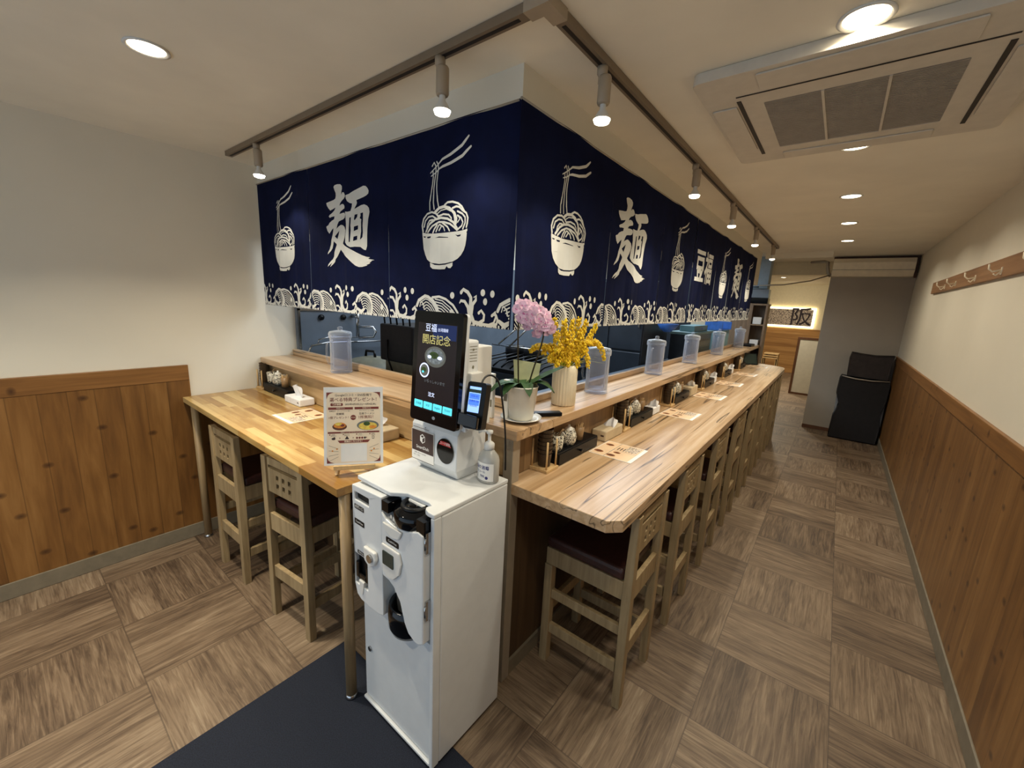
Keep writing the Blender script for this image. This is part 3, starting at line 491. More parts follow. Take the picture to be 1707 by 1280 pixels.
panel(n2,placeR,2.69,3.385,[('bowl',3.04)],.035,wavestarts=W2,wscale=.87)
MB().cyl((XW+.004,1.2,2.311),(XW+.004,3.39,2.311),.005,8).build('curtain_rod',M['alu'],n2)
n3=thing('noren_curtain','navy curtain on the far aisle side reading 豆福 beside noodle bowls','curtain')
panel(n3,placeR,3.40,4.13,[('mame',3.72)],.035,wavestarts=W2,wscale=.87)
panel(n3,placeR,4.13,4.72,[('bowl',4.45)],.03,wavestarts=W2,wscale=.87)
panel(n3,placeR,4.72,5.44,[('men',5.12)],.03,wavestarts=W2,wscale=.87)
panel(n3,placeR,5.44,6.17,[('bowl',5.79)],.02,wavestarts=W2,wscale=.87)
MB().cyl((XW+.004,3.4,2.311),(XW+.004,6.18,2.311),.005,8).build('curtain_rod',M['alu'],n3)

# ================================================================= ceiling fixtures
t=thing('lighting_track','grey L-shaped lighting track on the ceiling around the curtain corner','track')
def rail(a,b,horizontal):
    mb=MB()
    if horizontal: mb.box(a[0],a[1]-.018,CZ-.026,b[0],a[1]+.018,CZ-.001,0).box(a[0]+.03,a[1]-.006,CZ-.0275,b[0]-.07,a[1]+.006,CZ-.0255,1)
    else: mb.box(a[0]-.018,a[1],CZ-.026,a[0]+.018,b[1],CZ-.001,0).box(a[0]-.006,a[1]+.07,CZ-.0275,a[0]+.006,b[1]-.03,CZ-.0255,1)
    return mb
TX=-.735; TY=1.015
rail((-3.0,TY),(TX-.018,TY),True).build('track_rail',[M['track'],M['slot']],t,recalc=False)
rail((TX,TY+.018),(TX,6.05),False).build('track_rail',[M['track'],M['slot']],t,recalc=False)
MB().prism([(TX-.06,TY-.022),(TX+.022,TY-.022),(TX+.022,TY+.07),(TX-.022,TY+.07),(TX-.022,TY+.022),(TX-.06,TY+.022)],[],XY,CZ-.029,CZ-.001).build('corner_joint',M['lamp'],t)
def make_spot(label):
    t=thing('track_spotlight',label,'spotlight',(0,0,0),0,'spotlights on the ceiling track')
    MB().lathe([(0,0),(.017,0),(.017,-.022),(.012,-.03),(.012,-.05),(0,-.05)],(0,0,0),14).build('track_adapter',M['lamp'],t)
    MB().lathe([(0,-.03),(.018,-.03),(.021,-.036),(.021,-.108),(.018,-.114),(0,-.114)],(.012,0,0),20).build('lamp_body',M['lamp'],t)
    MB().lathe([(.010,-.114),(.010,-.128),(.016,-.136),(.028,-.158)],(.012,0,0),20).build('bulb_neck',M['wplastic'],t)
    MB().lathe([(.028,-.158),(.024,-.168),(.012,-.172),(0,-.173)],(.012,0,0),20).build('bulb_lens',M['glow'],t)
    return t
def spotlight(loc,e,size=115,blend=.6,col=(1,.91,.73),rad=.025,rot=(0,0,0)):
    l=bpy.data.lights.new('spot','SPOT'); l.energy=e; l.spot_size=R(size); l.spot_blend=blend; l.color=col; l.shadow_soft_size=rad
    o=bpy.data.objects.new('lamp_light',l); C.objects.link(o); o.location=loc; o.rotation_euler=rot; return o
names=['track spotlight farthest left, by the left end of the track','track spotlight nearest the track corner above the left curtain','track spotlight nearest the track corner on the aisle side','aisle track spotlight, second from the track corner','aisle track spotlight, third from the track corner','aisle track spotlight, fourth from the track corner','aisle track spotlight at the far end of the track']
pos=[(-2.60,TY),(-1.145,TY),(TX,1.345),(TX,2.45),(TX,3.42),(TX,4.45),(TX,5.65)]
sp0=make_spot(names[0])
for i,(x_,y_) in enumerate(pos):
    z_=CZ-.026
    if i==0: sp0.location=(x_,y_,z_)
    else: dup(sp0,(x_,y_,z_),0 if i<2 else 0,names[i])
    spotlight((x_+.012,y_,z_-.178),SPOT_E*(.62 if i<2 else 1),rot=((R(8),0,0) if i<2 else (0,R(-8),0)))
def downlight(x_,y_,label,e,sp=150):
    t=thing('downlight',label,'ceiling light',(x_,y_,CZ),0,'round recessed ceiling downlights')
    MB().lathe([(.052,-.001),(.062,-.001),(.064,-.005),(.056,-.007),(.050,-.002)],(0,0,0),32).build('trim_ring',M['wplastic'],t)
    MB().lathe([(0,-.0035),(.0505,-.0035)],(0,0,0),32).build('diffuser',M['glow'],t,recalc=False)
    if e: 
        l=bpy.data.lights.new('dl','AREA'); l.shape='DISK'; l.size=.1; l.energy=e; l.color=(1,.91,.73); l.spread=R(sp)
        o=bpy.data.objects.new('lamp_light',l); C.objects.link(o); o.location=(x_,y_,CZ-.012)
downlight(-1.99,.455,'round downlight alone in the ceiling over the left floor',DLL_E,118)
for i,y_ in enumerate((1.55,2.62,3.66,4.68,5.75)):
    downlight(-.075,y_,['largest round downlight, beside the near edge of the ceiling air conditioner','round downlight just beyond the ceiling air conditioner','aisle downlight, third from the camera','aisle downlight, fourth from the camera','aisle downlight farthest down the aisle'][i],DL_E)
downlight(-.075,.5,'added unseen fill downlight over the near aisle',DL_E); downlight(-1.99,-.7,'added unseen fill downlight near the entrance',DLL_E,110)  # both downlights are out of view, added as fill for the near room
l=bpy.data.lights.new('day','AREA'); l.shape='RECTANGLE'; l.size=3.4; l.size_y=1.9; l.energy=DAY_E; l.color=(.45,.70,1)
o=bpy.data.objects.new('entrance_daylight',l); C.objects.link(o); o.location=(-1.2,YF+.05,1.15); o.rotation_euler=(R(90),0,0)
# ceiling cassette air conditioner
t=thing('ceiling_air_conditioner','large square ceiling air conditioner with central grille','air conditioner')
M['ac']=P('ac_beige',(206,198,184),.5,noise=.02)
M['acs']=P('ac_grille',(160,150,136),.5,noise=.04)
xa,xb,ya,yb=-.53,.36,1.60,2.54; zc=CZ-.001
MB().prism(rr(xa,ya,xb,yb,.03),[(rr(-.345,1.855,.175,2.362,.004,1))],XY,zc-.034,zc).build('housing',M['ac'],t,bevel=.008)
for (p,q,r_,s_) in ((-.34,1.625,.17,1.74),(-.34,2.43,.17,2.52),(-.515,1.84,-.43,2.335),(.26,1.84,.345,2.335)):
    MB().prism(rr(p,q,r_,s_,.006,2),[],XY,zc-.040,zc-.0345).build('air_flap',M['ac'],t,bevel=.002)
MB().box(-.424,1.80,zc-.0362,-.41,2.42,zc-.0345).box(.238,1.80,zc-.0362,.252,2.42,zc-.0345).box(-.42,1.762,zc-.0362,.25,1.768,zc-.0345).build('air_slot',M['slot'],t)
g_=MB().box(-.345,1.855,zc-.012,.175,2.362,zc-.010,1)
for i in range(46): 
    yy=1.862+i*.0108; g_.box(-.345,yy,zc-.034,.175,yy+.0055,zc-.018,0)
for xx in (-.172,.002): g_.box(xx-.004,1.855,zc-.037,xx+.004,2.362,zc-.03,2)
g_.build('intake_grille',[M['acs'],M['slot'],M['ac']],t,recalc=False)
# wall air conditioner on the far partition, drain pipe
t=thing('wall_air_conditioner','long cream wall air conditioner high on the far grey partition','air conditioner')
M['acw']=P('ac_cream',(240,228,202),.45,noise=.02)
YZ_ac=[(PY-.001,2.395),(PY-.17,2.395),(PY-.21,2.34),(PY-.21,2.235),(PY-.15,2.17),(PY-.001,2.165)]
MB().prism(YZ_ac,[],YZ,-.195,.62).build('housing',M['acw'],t,bevel=.006)
MB().box(-.19,PY-.2155,2.245,.615,PY-.2105,2.25).build('panel_line',M['olive'],t)
MB().prism([(PY-.206,2.228),(PY-.212,2.226),(PY-.156,2.168),(PY-.150,2.17)],[],YZ,-.15,.5).build('louvre',M['acw'],t)
o=MB().tube([(-.46,PY+.1,2.38),(-.30,PY+.02,2.38),(-.26,PY-.02,2.36),(-.255,PY-.02,2.30),(-.235,PY-.02,2.22),(-.205,PY-.02,2.17)],[.018,.02,.022,.02,.022,.018],10).tube([(-.22,PY-.03,2.19),(-.42,7.15,2.10),(-.70,7.05,2.04),(-1.0,6.98,2.02)],.009,8).build('drain_pipe',M['alu']); tag(o,'wrapped pipe and thin drain hose sagging left from the wall air conditioner','pipe')
# coat hook rail
t=thing('coat_rack','brown wooden board with double hooks on the right wall','coat rack')
MB().box(XR-.02,1.2,1.895,XR-.001,5.72,2.0).build('board',M['hook'],t,bevel=.002)
for y_ in (5.05,4.62,4.03,3.46,2.9,2.3,1.7):
    MB().tube([(XR-.021,y_,1.935),(XR-.055,y_,1.925),(XR-.07,y_,1.94),(XR-.072,y_,1.965)],.0045,8).tube([(XR-.021,y_,1.93),(XR-.04,y_,1.905),(XR-.05,y_,1.915)],.004,8).box(XR-.024,y_-.008,1.91,XR-.0195,y_+.008,1.95).build('hook',M['acw'],t)
# ================================================================= payment cabinet
t=thing('payment_cabinet','tall white payment cabinet with black coin dial standing by the table corner','payment machine')
x0,x1,yb=-1.286,-.868,1.122
MB().box(x0+.012,.80,0.008,x1-.012,yb-.01,.024).build('plinth',M['black'],t)
MB().box(x0,.796,.022,x1,yb,.984).build('cabinet_body',M['white'],t,bevel=.006)
MB().prism([(x0,.764),(-1.088,.764),(-1.066,.782),(-1.04,.80),(-.94,.806),(-.922,.80),(-.926,.782),(-.915,.770),(-.895,.764),(x1,.764),(x1,yb),(x0,yb)],[],XY,.9845,1.0).build('top_plate',M['white'],t,bevel=.004)
MB().box(-.884,.764,.022,x1,.7955,.984).box(x0,.764,.022,x1-.017,.7955,.034).build('front_frame',M['white'],t,bevel=.003)
ld=MB().prism(rr(x0+.004,.038,-.888,.515,.006,2),[],XZ,.774,.7955).build('lower_door',M['white'],t,bevel=.002)
MB().cyl((-1.245,.7735,.277),(-1.245,.768,.277),.010,16).build('lock',M['chrome'],ld)
bill=[(x0-.002,.972),(-1.108,.982),(-1.108,.525),(-1.135,.515),(-1.19,.512),(-1.245,.515),(-1.275,.53),(x0-.002,.57)]
bu=MB().prism(bill,[[(-1.282,.575),(-1.202,.575),(-1.202,.69),(-1.225,.702),(-1.282,.702)],rr(-1.273,.918,-1.182,.950,.006,2)],XZ,.742,.7955).build('note_unit',M['white'],t,bevel=.003)
MB().box(-1.28,.758,.57,-1.20,.765,.70).box(-1.28,.756,.912,-1.178,.762,.955).build('opening',M['black'],bu)
MB().box(-1.28,.744,.60,-1.262,.757,.665).box(-1.218,.744,.60,-1.203,.757,.665).box(-1.262,.744,.60,-1.218,.757,.622).build('note_guide',M['bgloss'],bu,bevel=.003)
MB().prism([(-1.255,.60),(-1.222,.60),(-1.228,.565),(-1.232,.545),(-1.244,.545)],[],XZ,.738,.757).build('note_tongue',M['wplastic'],bu,bevel=.003)
MB().prism([(-1.205,.765),(-1.135,.765),(-1.128,.74),(-1.14,.715),(-1.17,.695),(-1.20,.712)],[],XZ,.728,.742).build('coin_lens_frame',M['wplastic'],bu,bevel=.005)
MB().cyl((-1.158,.7275,.738),(-1.158,.720,.738),.015,20).build('coin_slot',M['chrome'],bu)
for X0,Z0,X1,Z1,tx_,ts in ((-1.273,.885,-1.213,.903,'紙幣入口',.013),(-1.275,.825,-1.213,.846,'CashHive',.012),(-1.262,.708,-1.208,.722,'紙幣出口',.010)):
    k_=MB(); k_.xf=frame((0,.7415,0),(1,0,0),(0,0,1)); k_.rrect(X0,Z0,X1,Z1,.003,0,.0002).text(tx_,ts,(X0+X1)/2,(Z0+Z1)/2,1,.0006).build('label_plate',[M['black'],M['inkwhite']],bu,recalc=False)
coin=[(-1.104,.935),(-1.08,.915),(-1.03,.905),(-.96,.918),(-.915,.935),(-.888,.93),(-.888,.543),(-.905,.532),(-.935,.532),(-.965,.545),(-.985,.575),(-.997,.61),(-1.008,.645),(-1.035,.675),(-1.065,.69),(-1.104,.695)]
cu=MB().prism(coin,[],XZ,.738,.7955).build('coin_unit',M['white'],t,bevel=.004)
MB().prism([(-1.096,.825),(-1.0,.825),(-.988,.79),(-1.0,.745),(-1.03,.715),(-1.065,.708),(-1.092,.725)],[],XZ,.730,.738).build('display_shield',M['wplastic'],cu,bevel=.004)
MB().prism(rr(-1.085,.755,-1.027,.805,.002,1),[],XZ,.727,.7305).build('display',M['lcd'],cu)
MB().prism([(-1.09,.905),(-.985,.905),(-1.0,.875),(-1.04,.865),(-1.075,.875)],[],XZ,.731,.738).build('coin_chute_lip',M['wplastic'],cu,bevel=.004)
k_=MB(); k_.xf=frame((0,.7376,0),(1,0,0),(0,0,1)); k_.rrect(-1.078,.834,-1.008,.856,.006,0,.0002).text('CashHive',.012,-1.043,.845,1,.0006).build('label_plate',[M['black'],M['inkwhite']],cu,recalc=False)
dl=MB().lathe([(0,.912),(.066,.912),(.078,.922),(.080,.955),(.074,.966),(.055,.972),(.052,.978),(.0,.978)],(-.995,.806,0),40).box(-1.106,.742,.938,-1.07,.7955,.975).box(-.925,.742,.925,-.888,.7955,.975).build('coin_hopper',M['bgloss'],t)
MB().lathe([(.052,.976),(.050,.984),(.040,.984),(.038,.976)],(-.995,.80,0),32).build('hopper_ring',M['black'],dl)
k_=MB()
for i in range(4):
    k_.xf=frame((-1.052+.017*i,.7405-.003*i,.934-.0005*i),(1,-.3,0),(0,0,1)); k_.rect(-.004,-.006,.004,.006,0,0)
k_.build('hopper_mark',M['inkwhite'],dl,recalc=False)
MB().box(-1.106,.790,.53,-.99,.7955,.70).build('tray_recess',M['wplastic'],cu)
tr=MB().lathe([(0,.475),(.045,.477),(.066,.49),(.076,.515),(.078,.56),(.074,.595),(.068,.597),(.066,.56),(.060,.53),(0,.52)],(-1.028,.80,0),36).build('coin_tray',M['bgloss'],t)
k_=MB(); k_.xf=frame((-1.065,.7255,.525),(1,-.55,0),(0,0,1)); k_.text('CLOSE',.014,0,0,0,0).build('tray_lettering',M['inkwhite'],tr,recalc=False)
for z_ in (.905,.665): MB().box(-.8875,.746,z_-.035,-.8815,.764,z_+.035).cyl((-.884,.744,z_-.02),(-.884,.744,z_+.02),.0035,8).build('hinge',M['chrome'],t)

# ================================================================= order kiosk on the cabinet
t=thing('order_kiosk','white ordering kiosk with tall black touch screen on top of the cabinet','kiosk')
bx0,bx1=-1.222,-.976
MB().loft([[(bx0+.02,.985,1.001),(bx1-.018,.985,1.001),(bx1-.018,1.095,1.001),(bx0+.02,1.095,1.001)],[(bx0,.958,1.045),(bx1,.958,1.045),(bx1,1.11,1.045),(bx0,1.11,1.045)],[(bx0,.962,1.175),(bx1,.962,1.175),(bx1,1.11,1.175),(bx0,1.11,1.175)],[(bx0,.975,1.192),(bx1,.975,1.192),(bx1,1.11,1.192),(bx0,1.11,1.192)]],0,False).build('printer_base',M['white'],t,bevel=.004)
MB().box(-1.165,.985,1.185,-.962,1.045,1.51).build('column',M['white'],t,bevel=.008)
MB().box(-1.15,1.045,1.193,-.972,1.125,1.485).box(-.976,.99,1.20,-.945,1.05,1.40).build('rear_box',M['wplastic'],t,bevel=.004)
k_=MB(); k_.xf=frame((-.9615,0,0),(0,1,0),(0,0,1))
for i in range(6): k_.rect(.997,1.488-i*.010,1.033,1.490-i*.010,0,.0003)
k_.ell(1.015,1.478,.004,.004,0,.0006); k_.ell(1.015,1.418,.005,.006,0,.0004,14); k_.ell(1.016,1.385,.003,.003,0,.0004)
k_.build('vents',M['olive'],t,recalc=False)
a_=Vector((-1.187,.923,1.208)); sx_,sz_=.242,.392; up=Vector((0,.026,.39)).normalized()
xf=frame(a_,(1,0,0),up)
m_=MB(); m_.xf=xf; m_.prism(rr(-.001,0,sx_+.001,sz_,.013),[],XY,-.030,-.018); sh=m_.build('screen_shell',M['white'],t,bevel=.003)
m_=MB(); m_.xf=xf; m_.prism(rr(0,.0,sx_,sz_,.013),[],XY,-.018,0); s_=m_.build('touch_screen',M['bgloss'],t,bevel=.002)
m_=MB(); m_.xf=xf
m_.rect(.022,.045,.220,.352,0,.0004)
m_.rect(.10,.30,.215,.350,7,.0006)
m_.text('豆福',.030,.090,.334,1,.0010).text('台湾麺線',.013,.150,.331,1,.0010)
m_.text('開店記念',.036,.118,.294,2,.0010)
m_.ell(.118,.238,.054,.036,5,.0008,28).ell(.118,.240,.044,.027,3,.0010,24).ell(.112,.243,.024,.012,4,.0012).ell(.09,.236,.010,.006,6,.0013).ell(.142,.236,.012,.006,6,.0013)
m_.ell(.066,.186,.026,.026,6,.0008,28).ell(.066,.186,.021,.021,5,.0010,24).ell(.064,.188,.013,.009,4,.0012).ell(.060,.180,.006,.004,8,.0013)
m_.text('いらっしゃいませ',.014,.122,.150,9,.0010,sx=.95).text('注文',.017,.110,.104,1,.0010,bold=.01)
for i,b_ in enumerate(('日本語','中文','English','한국어')):
    X=.022+i*.050; m_.rrect(X,.050,X+.046,.076,.003,8,.0010).text(b_,.010,X+.023,.063,7,.0014)
m_.ell(.128,.024,.008,.006,9,.0006)
m_.build('screen_picture',[M['s_dim'],M['s_white'],M['s_yel'],M['s_bowl'],M['green'],M['bowlgrey'],M['s_white'],M['s_dk'],M['s_cyan'],M['s_bowl']],s_,recalc=False)
m_=MB(); m_.xf=frame((0,.9575,0),(1,0,0),(0,0,1))
m_.rect(-1.219,1.036,-1.093,1.155,3,.0004).rect(-1.217,1.070,-1.095,1.153,0,.0008)
hx,hz=-1.156,1.124; H=[(hx+.016*cos(R(30+60*i)),hz+.019*sin(R(30+60*i))) for i in range(6)]
m_.flat(H,(),3,.0010).flat([(hx,hz),(hx+.012,hz+.008),(hx+.012,hz-.008),(hx,hz-.015)],(),0,.0013).flat([(hx-.010,hz+.009),(hx,hz+.014),(hx+.008,hz+.010),(hx-.001,hz+.004)],(),0,.0013)
m_.text('SmartDish',.017,hx,1.088,3,.0010,bold=.01)
m_.text('お問い合わせ 0120-000',.0065,-1.170,1.062,0,.0006).text('サポート窓口',.0065,-1.190,1.052,0,.0006)
m_.rect(-1.219,1.034,-1.093,1.036,0,.0006)
m_.rect(-1.21,1.163,-1.12,1.165,0,.0004).ell(-1.14,1.171,.002,.002,0,.0004)
m_.ell(-1.033,1.108,.044,.047,1,.0006,40).flat([(-1.066,1.128),(-1.002,1.128),(-1.010,1.143),(-1.055,1.143)],(),2,.0009).text('コード読取',.011,-1.033,1.1355,3,.0012,bold=.01)
m_.rect(-1.092,1.036,-1.0915,1.176,4,.0004)
m_.build('sticker',[M['ink'],M['bgloss'],M['redlab'],M['inkwhite'],M['olive']],t,recalc=False)
# card terminal on its bracket
t=thing('card_terminal','black card payment terminal with blue lit screen beside the kiosk','payment terminal')
xf=frame((-.905,.955,1.222),(1,.22,0),(0,.22,1))
def L_(f,name,mat,par,bevel=0,recalc=True):
    m_=MB(); m_.xf=xf; f(m_); return m_.build(name,mat,par,bevel=bevel,recalc=recalc)
tb=L_(lambda m:m.prism(rr(-.036,0,.036,.158,.010),[],XY,-.034,0),'terminal_body',M['black'],t,.004)
L_(lambda m:m.prism([(-.046,.012),(.030,.004),(.030,.045),(-.046,.053)],[],XY,.0,.024),'card_reader',M['bgloss'],t,.004)
def scr(m):
    m.rect(-.026,.056,.018,.142,1,.0006)
    m.rect(-.026,.122,.018,.133,2,.0010)
    for i,tx_ in enumerate(('QUICPay','VISA iD','交通系 Edy','WAON')): m.text(tx_,.0085,-.004,.127-.0165*i,0,.0014)
    m.rect(-.024,.100,.016,.119,3,.0008).rect(-.024,.080,.016,.098,3,.0008)
L_(scr,'terminal_screen',[M['s_dk'],M['s_sky'],M['green'],M['s_blue']],tb,0,False)
MB().cyl((-.942,1.02,1.27),(-.90,.99,1.27),.012,12).build('bracket',M['black'],t)
o=MB().tube(bez((-.905,1.0,1.365),(-.93,1.03,1.40),(-.91,1.08,1.41),(-.905,1.10,1.34))+bez((-.905,1.10,1.34),(-.90,1.12,1.24),(-.898,1.135,1.18),(-.900,1.142,1.02))[1:],.0035,8).build('terminal_cable',M['cable']); tag(o,'black cable looping up from the card terminal and down behind the cabinet','cable')
# sanitizer
t=thing('sanitizer_bottle','clear pump bottle of hand sanitizer on the cabinet corner','bottle',(0,0,0))
bc=(-.915,1.062,0)
k=NT('bottle_plastic'); k.base(lin((226,224,216))); k.b.inputs['Roughness'].default_value=.15; k.b.inputs['Transmission Weight'].default_value=.45; M['btl']=k.mat
bd=MB().lathe([(0,1.0015),(.040,1.0015),(.043,1.006),(.043,1.085),(.038,1.10),(.022,1.118),(.018,1.122),(0,1.122)],bc,28,sy=.78).build('bottle_body',M['btl'],t)
MB().lathe([(0,1.122),(.019,1.122),(.019,1.142),(.012,1.149),(.006,1.151),(.006,1.178),(.012,1.180),(.012,1.190),(0,1.192)],bc,20).tube([(-.915,1.062,1.186),(-.945,1.055,1.185),(-.957,1.052,1.176)],.0045,8).build('pump',M['wplastic'],t)
m_=MB()
def onb(u,z): a=R(-90)+u/.043; return (bc[0]+.0436*cos(a),bc[1]+.0436*.78*sin(a),z)
for i in range(12):
    u=-.05+i*.008; m_.add([onb(u,1.012),onb(u+.008,1.012),onb(u+.008,1.078),onb(u,1.078)],[(0,1,2,3)],0,True)
tm=MB().text('手指の消毒',.016,0,1.060,0,0,bold=.02).text('アルコール',.010,0,1.044,0,0,bold=.02).text('70%',.012,.012,1.028,0,0,bold=.02); tm.rect(-.030,1.016,-.012,1.038,0).ell(.03,1.024,.006,.006,0)
for f in tm.f: m_.add([(lambda p:(p[0]+(p[0]-bc[0])*.01,p[1]+(p[1]-bc[1])*.01,p[2]))(onb(tm.v[i].x-.012,tm.v[i].y)) for i in f],[tuple(range(len(f)))],1)
m_.build('bottle_label',[M['inkwhite'],P('label_navy',(44,42,110),.4)],bd,recalc=False)

# ================================================================= poster on easel
t=thing('display_easel','small wooden easel on the yellow table holding the promotional poster','easel')
uu=Vector((.6,.8,0)); nn=Vector((.8,-.6,0)); ct=Vector((-1.398,.823,.9552))
def E_(a,b,c): return ct+uu*a+nn*b+Vector((0,0,c))
def bar(mb,p,q,w,h):
    p,q=Vector(p),Vector(q); d=(q-p).normalized(); s=d.cross(Vector((0,0,1))); s=(s if s.length>.05 else uu).normalized(); u_=s.cross(d).normalized()
    mb.loft([[c+s*w/2*i+u_*h/2*j for i,j in((-1,-1),(1,-1),(1,1),(-1,1))] for c in (p,q)],0,False)
for s1 in (-.055,.055): m_=MB(); bar(m_,E_(s1*1.2,.018,.003),E_(s1*.35,-.055,.20),.012,.012); m_.build('leg',M['dowel'],t)
m_=MB(); bar(m_,E_(0,-.115,.003),E_(0,-.06,.19),.012,.012); m_.build('leg',M['dowel'],t)
m_=MB(); bar(m_,E_(-.075,.022,.036),E_(.075,.022,.036),.024,.018); m_.build('support_bar',M['dowel'],t,bevel=.002)
pt=MB(); pup=Vector((-.8*.2,.6*.2,1)).normalized(); PO=E_(-.108,.026,.046)
xf=frame(PO,uu,pup); PW,PH=.214,.298
m_=MB(); m_.xf=xf; m_.box(0,0,-.0015,PW,PH,0,0)
S_=lambda z:z*.0001
m_.rect(.010,.008,PW-.010,PH-.020,1,S_(3))
for (cx_,cy_,sx1,sy1) in ((.010,PH-.020,1,-1),(PW-.010,PH-.020,-1,-1),(.010,.008,1,1),(PW-.010,.008,-1,1)):
    q=.026; m_.flat([(cx_,cy_),(cx_+sx1*q,cy_),(cx_+sx1*q*.45,cy_+sy1*q*.2),(cx_+sx1*q*.2,cy_+sy1*q*.45),(cx_,cy_+sy1*q)],(),2,S_(6))
cx=PW/2
m_.text('Google口コミ・SNS投稿で',.0115,cx,.267,3,S_(8))
m_.text('選べる特典プレゼント！',.0168,cx+.004,.249,2,S_(8),bold=.004,sx=.98)
m_.rrect(.024,.226,.068,.237,.004,2,S_(6)).text('実施期間',.008,.046,.2315,1,S_(9),bold=.02).text('2025年4月5日(土)〜4月9日(水)',.0085,.132,.2315,3,S_(8),bold=.01)
m_.rect(.016,.212,.104,.221,2,S_(6)).rect(.110,.212,.198,.221,2,S_(6)).text('特典その1',.007,.06,.2165,1,S_(9)).text('特典その2',.007,.154,.2165,1,S_(9))
m_.text('胡麻団子（テイクアウト可）',.006,.058,.206,3,S_(8)).text('サイドメニュー対象',.006,.154,.206,3,S_(8))
m_.text('焼饅頭',.0095,.058,.195,3,S_(8),bold=.003).text('豆腐ラーメン',.0095,.154,.195,3,S_(8),bold=.003)
m_.text('1個プレゼント！',.0105,.056,.181,2,S_(8),bold=.003).text('1杯無料！',.0145,.155,.181,2,S_(8),bold=.003)
m_.ell(.105,.181,.010,.010,2,S_(8)).text('または',.0058,.105,.181,1,S_(10),bold=.01)
m_.ell(.056,.147,.026,.014,5,S_(8)).ell(.056,.152,.022,.011,4,S_(10)).ell(.052,.157,.012,.006,6,S_(12)).ell(.066,.152,.008,.005,2,S_(12))
m_.ell(.158,.150,.040,.019,7,S_(8),30).ell(.158,.147,.034,.015,8,S_(10),26).ell(.146,.144,.012,.006,6,S_(12)).ell(.176,.143,.013,.006,4,S_(12)).ell(.154,.156,.012,.008,9,S_(13))
m_.rect(.014,.121,.200,.1275,2,S_(6)).text('特典ゲットまでのかんたん4ステップ',.0058,cx,.1243,1,S_(9))
for i,(a1,b1) in enumerate((('QRを','読み取る'),('口コミを','投稿する'),('SNSで','フォロー'),('店員に','見せる'))):
    X=.034+i*.048; m_.ell(X-.013,.1165,.0022,.0022,2,S_(8)).text(a1,.0048,X,.1168,3,S_(8)).text(b1,.0048,X,.1120,3,S_(8))
    if i<3: m_.flat([(X+.021,.100),(X+.021,.106),(X+.025,.103)],(),2,S_(8))
m_.ell(.034,.101,.007,.0045,3,S_(8)).ell(.037,.105,.003,.003,3,S_(8)).flat([(.074,.098),(.090,.098),(.086,.105),(.078,.105)],(),3,S_(8)).ell(.082,.1065,.003,.003,3,S_(8))
for i in range(4): m_.ell(.118+i*.0095,.102,.004,.004,2 if i<3 else 3,S_(8))
m_.rrect(.173,.097,.181,.108,.001,3,S_(8)).rrect(.1745,.099,.1795,.1065,.001,1,S_(10))
m_.flat([(.048,.094),(.166,.094),(.158,.084),(.056,.084)],(),2,S_(8)).text('投稿はこちらから！',.0078,cx,.089,1,S_(10),bold=.02)
m_.rrect(.060,.012,.154,.080,.002,0,S_(8))
for i in range(4):
    for s1 in (-1,1):
        y_=.070-i*.014; m_.stroke([(cx+s1*.056,.062-i*.010),(cx+s1*.090,y_+.006-i*.006)],3,S_(8),.0008)
for X,Y in ((.03,.055),(.046,.062),(.18,.058),(.17,.05)): m_.ell(X,Y,.003,.003,4,S_(8))
o=m_.build('promotional_poster',[M['inkwhite'],M['cream'],M['red'],M['ink'],M['orange'],M['bowlbrown'],M['yolk'],M['bowlgrey'],M['yolk'],M['green']],recalc=False)
tag(o,'portrait red and cream ramen promotion poster propped on the small easel','poster')

# ================================================================= menu flyers
def flyer():
    m_=MB(); m_.box(0,0,0,.215,.225,.0012,0); z=.0013
    m_.rect(.004,.004,.075,.221,1,z).rect(.078,.004,.196,.110,1,z).rect(.078,.114,.196,.221,1,z)
    for (a,b,r_) in ((.10,.035,.022),(.11,.085,.018),(.03,.05,.024),(.035,.17,.022)): m_.ell(a,b,r_,r_*.7,3,z+.0002).ell(a,b+.002,r_*.7,r_*.45,4,z+.0004)
    m_.rect(.0765,.002,.0785,.222,2,z+.0002).rect(.078,.1115,.197,.1135,2,z+.0002)
    for i in range(6): m_.rect(.09+.015*i,.125,.096+.015*i,.165,2,z+.0002)
    m_.rrect(.125,.130,.188,.212,.002,5,z+.0003)
    return m_
fl0=flyer()
k=NT('flyer_fine_print'); x=k.xyz(); f=k.noise(k.vec(x[0],x[1],x[2]),260,1,.5,0); k.base(k.ramp(f,[(.5,(232,214,190)),(.56,(92,74,66))])); M['fine']=k.mat
fo=fl0.build('menu_flyer',[M['inkwhite'],M['card'],M['ink'],M['flyb'],M['bowlbrown'],M['fine']],recalc=False)
tag(fo,'flat menu flyer on the long counter beside the nearest drawer box','flyer','laminated menu flyers on the counters'); fo.location=(-.862,1.745,.9405)
for y_,lb in ((2.745,'flat menu flyer on the long counter beside the second drawer box'),(3.56,'flat menu flyer on the long counter beside the third drawer box'),(4.36,'flat menu flyer on the long counter beside the fourth drawer box'),(5.20,'flat menu flyer on the long counter beside the fifth drawer box'),(6.12,'flat menu flyer nearest the far end of the long counter')):
    dup(fo,(-.86,y_,.9405),R(rnd.uniform(-2,2)),lb)
dup(fo,(-2.408,1.135,.9556),-pi/2,'flat menu flyer on the yellow butcher block table')

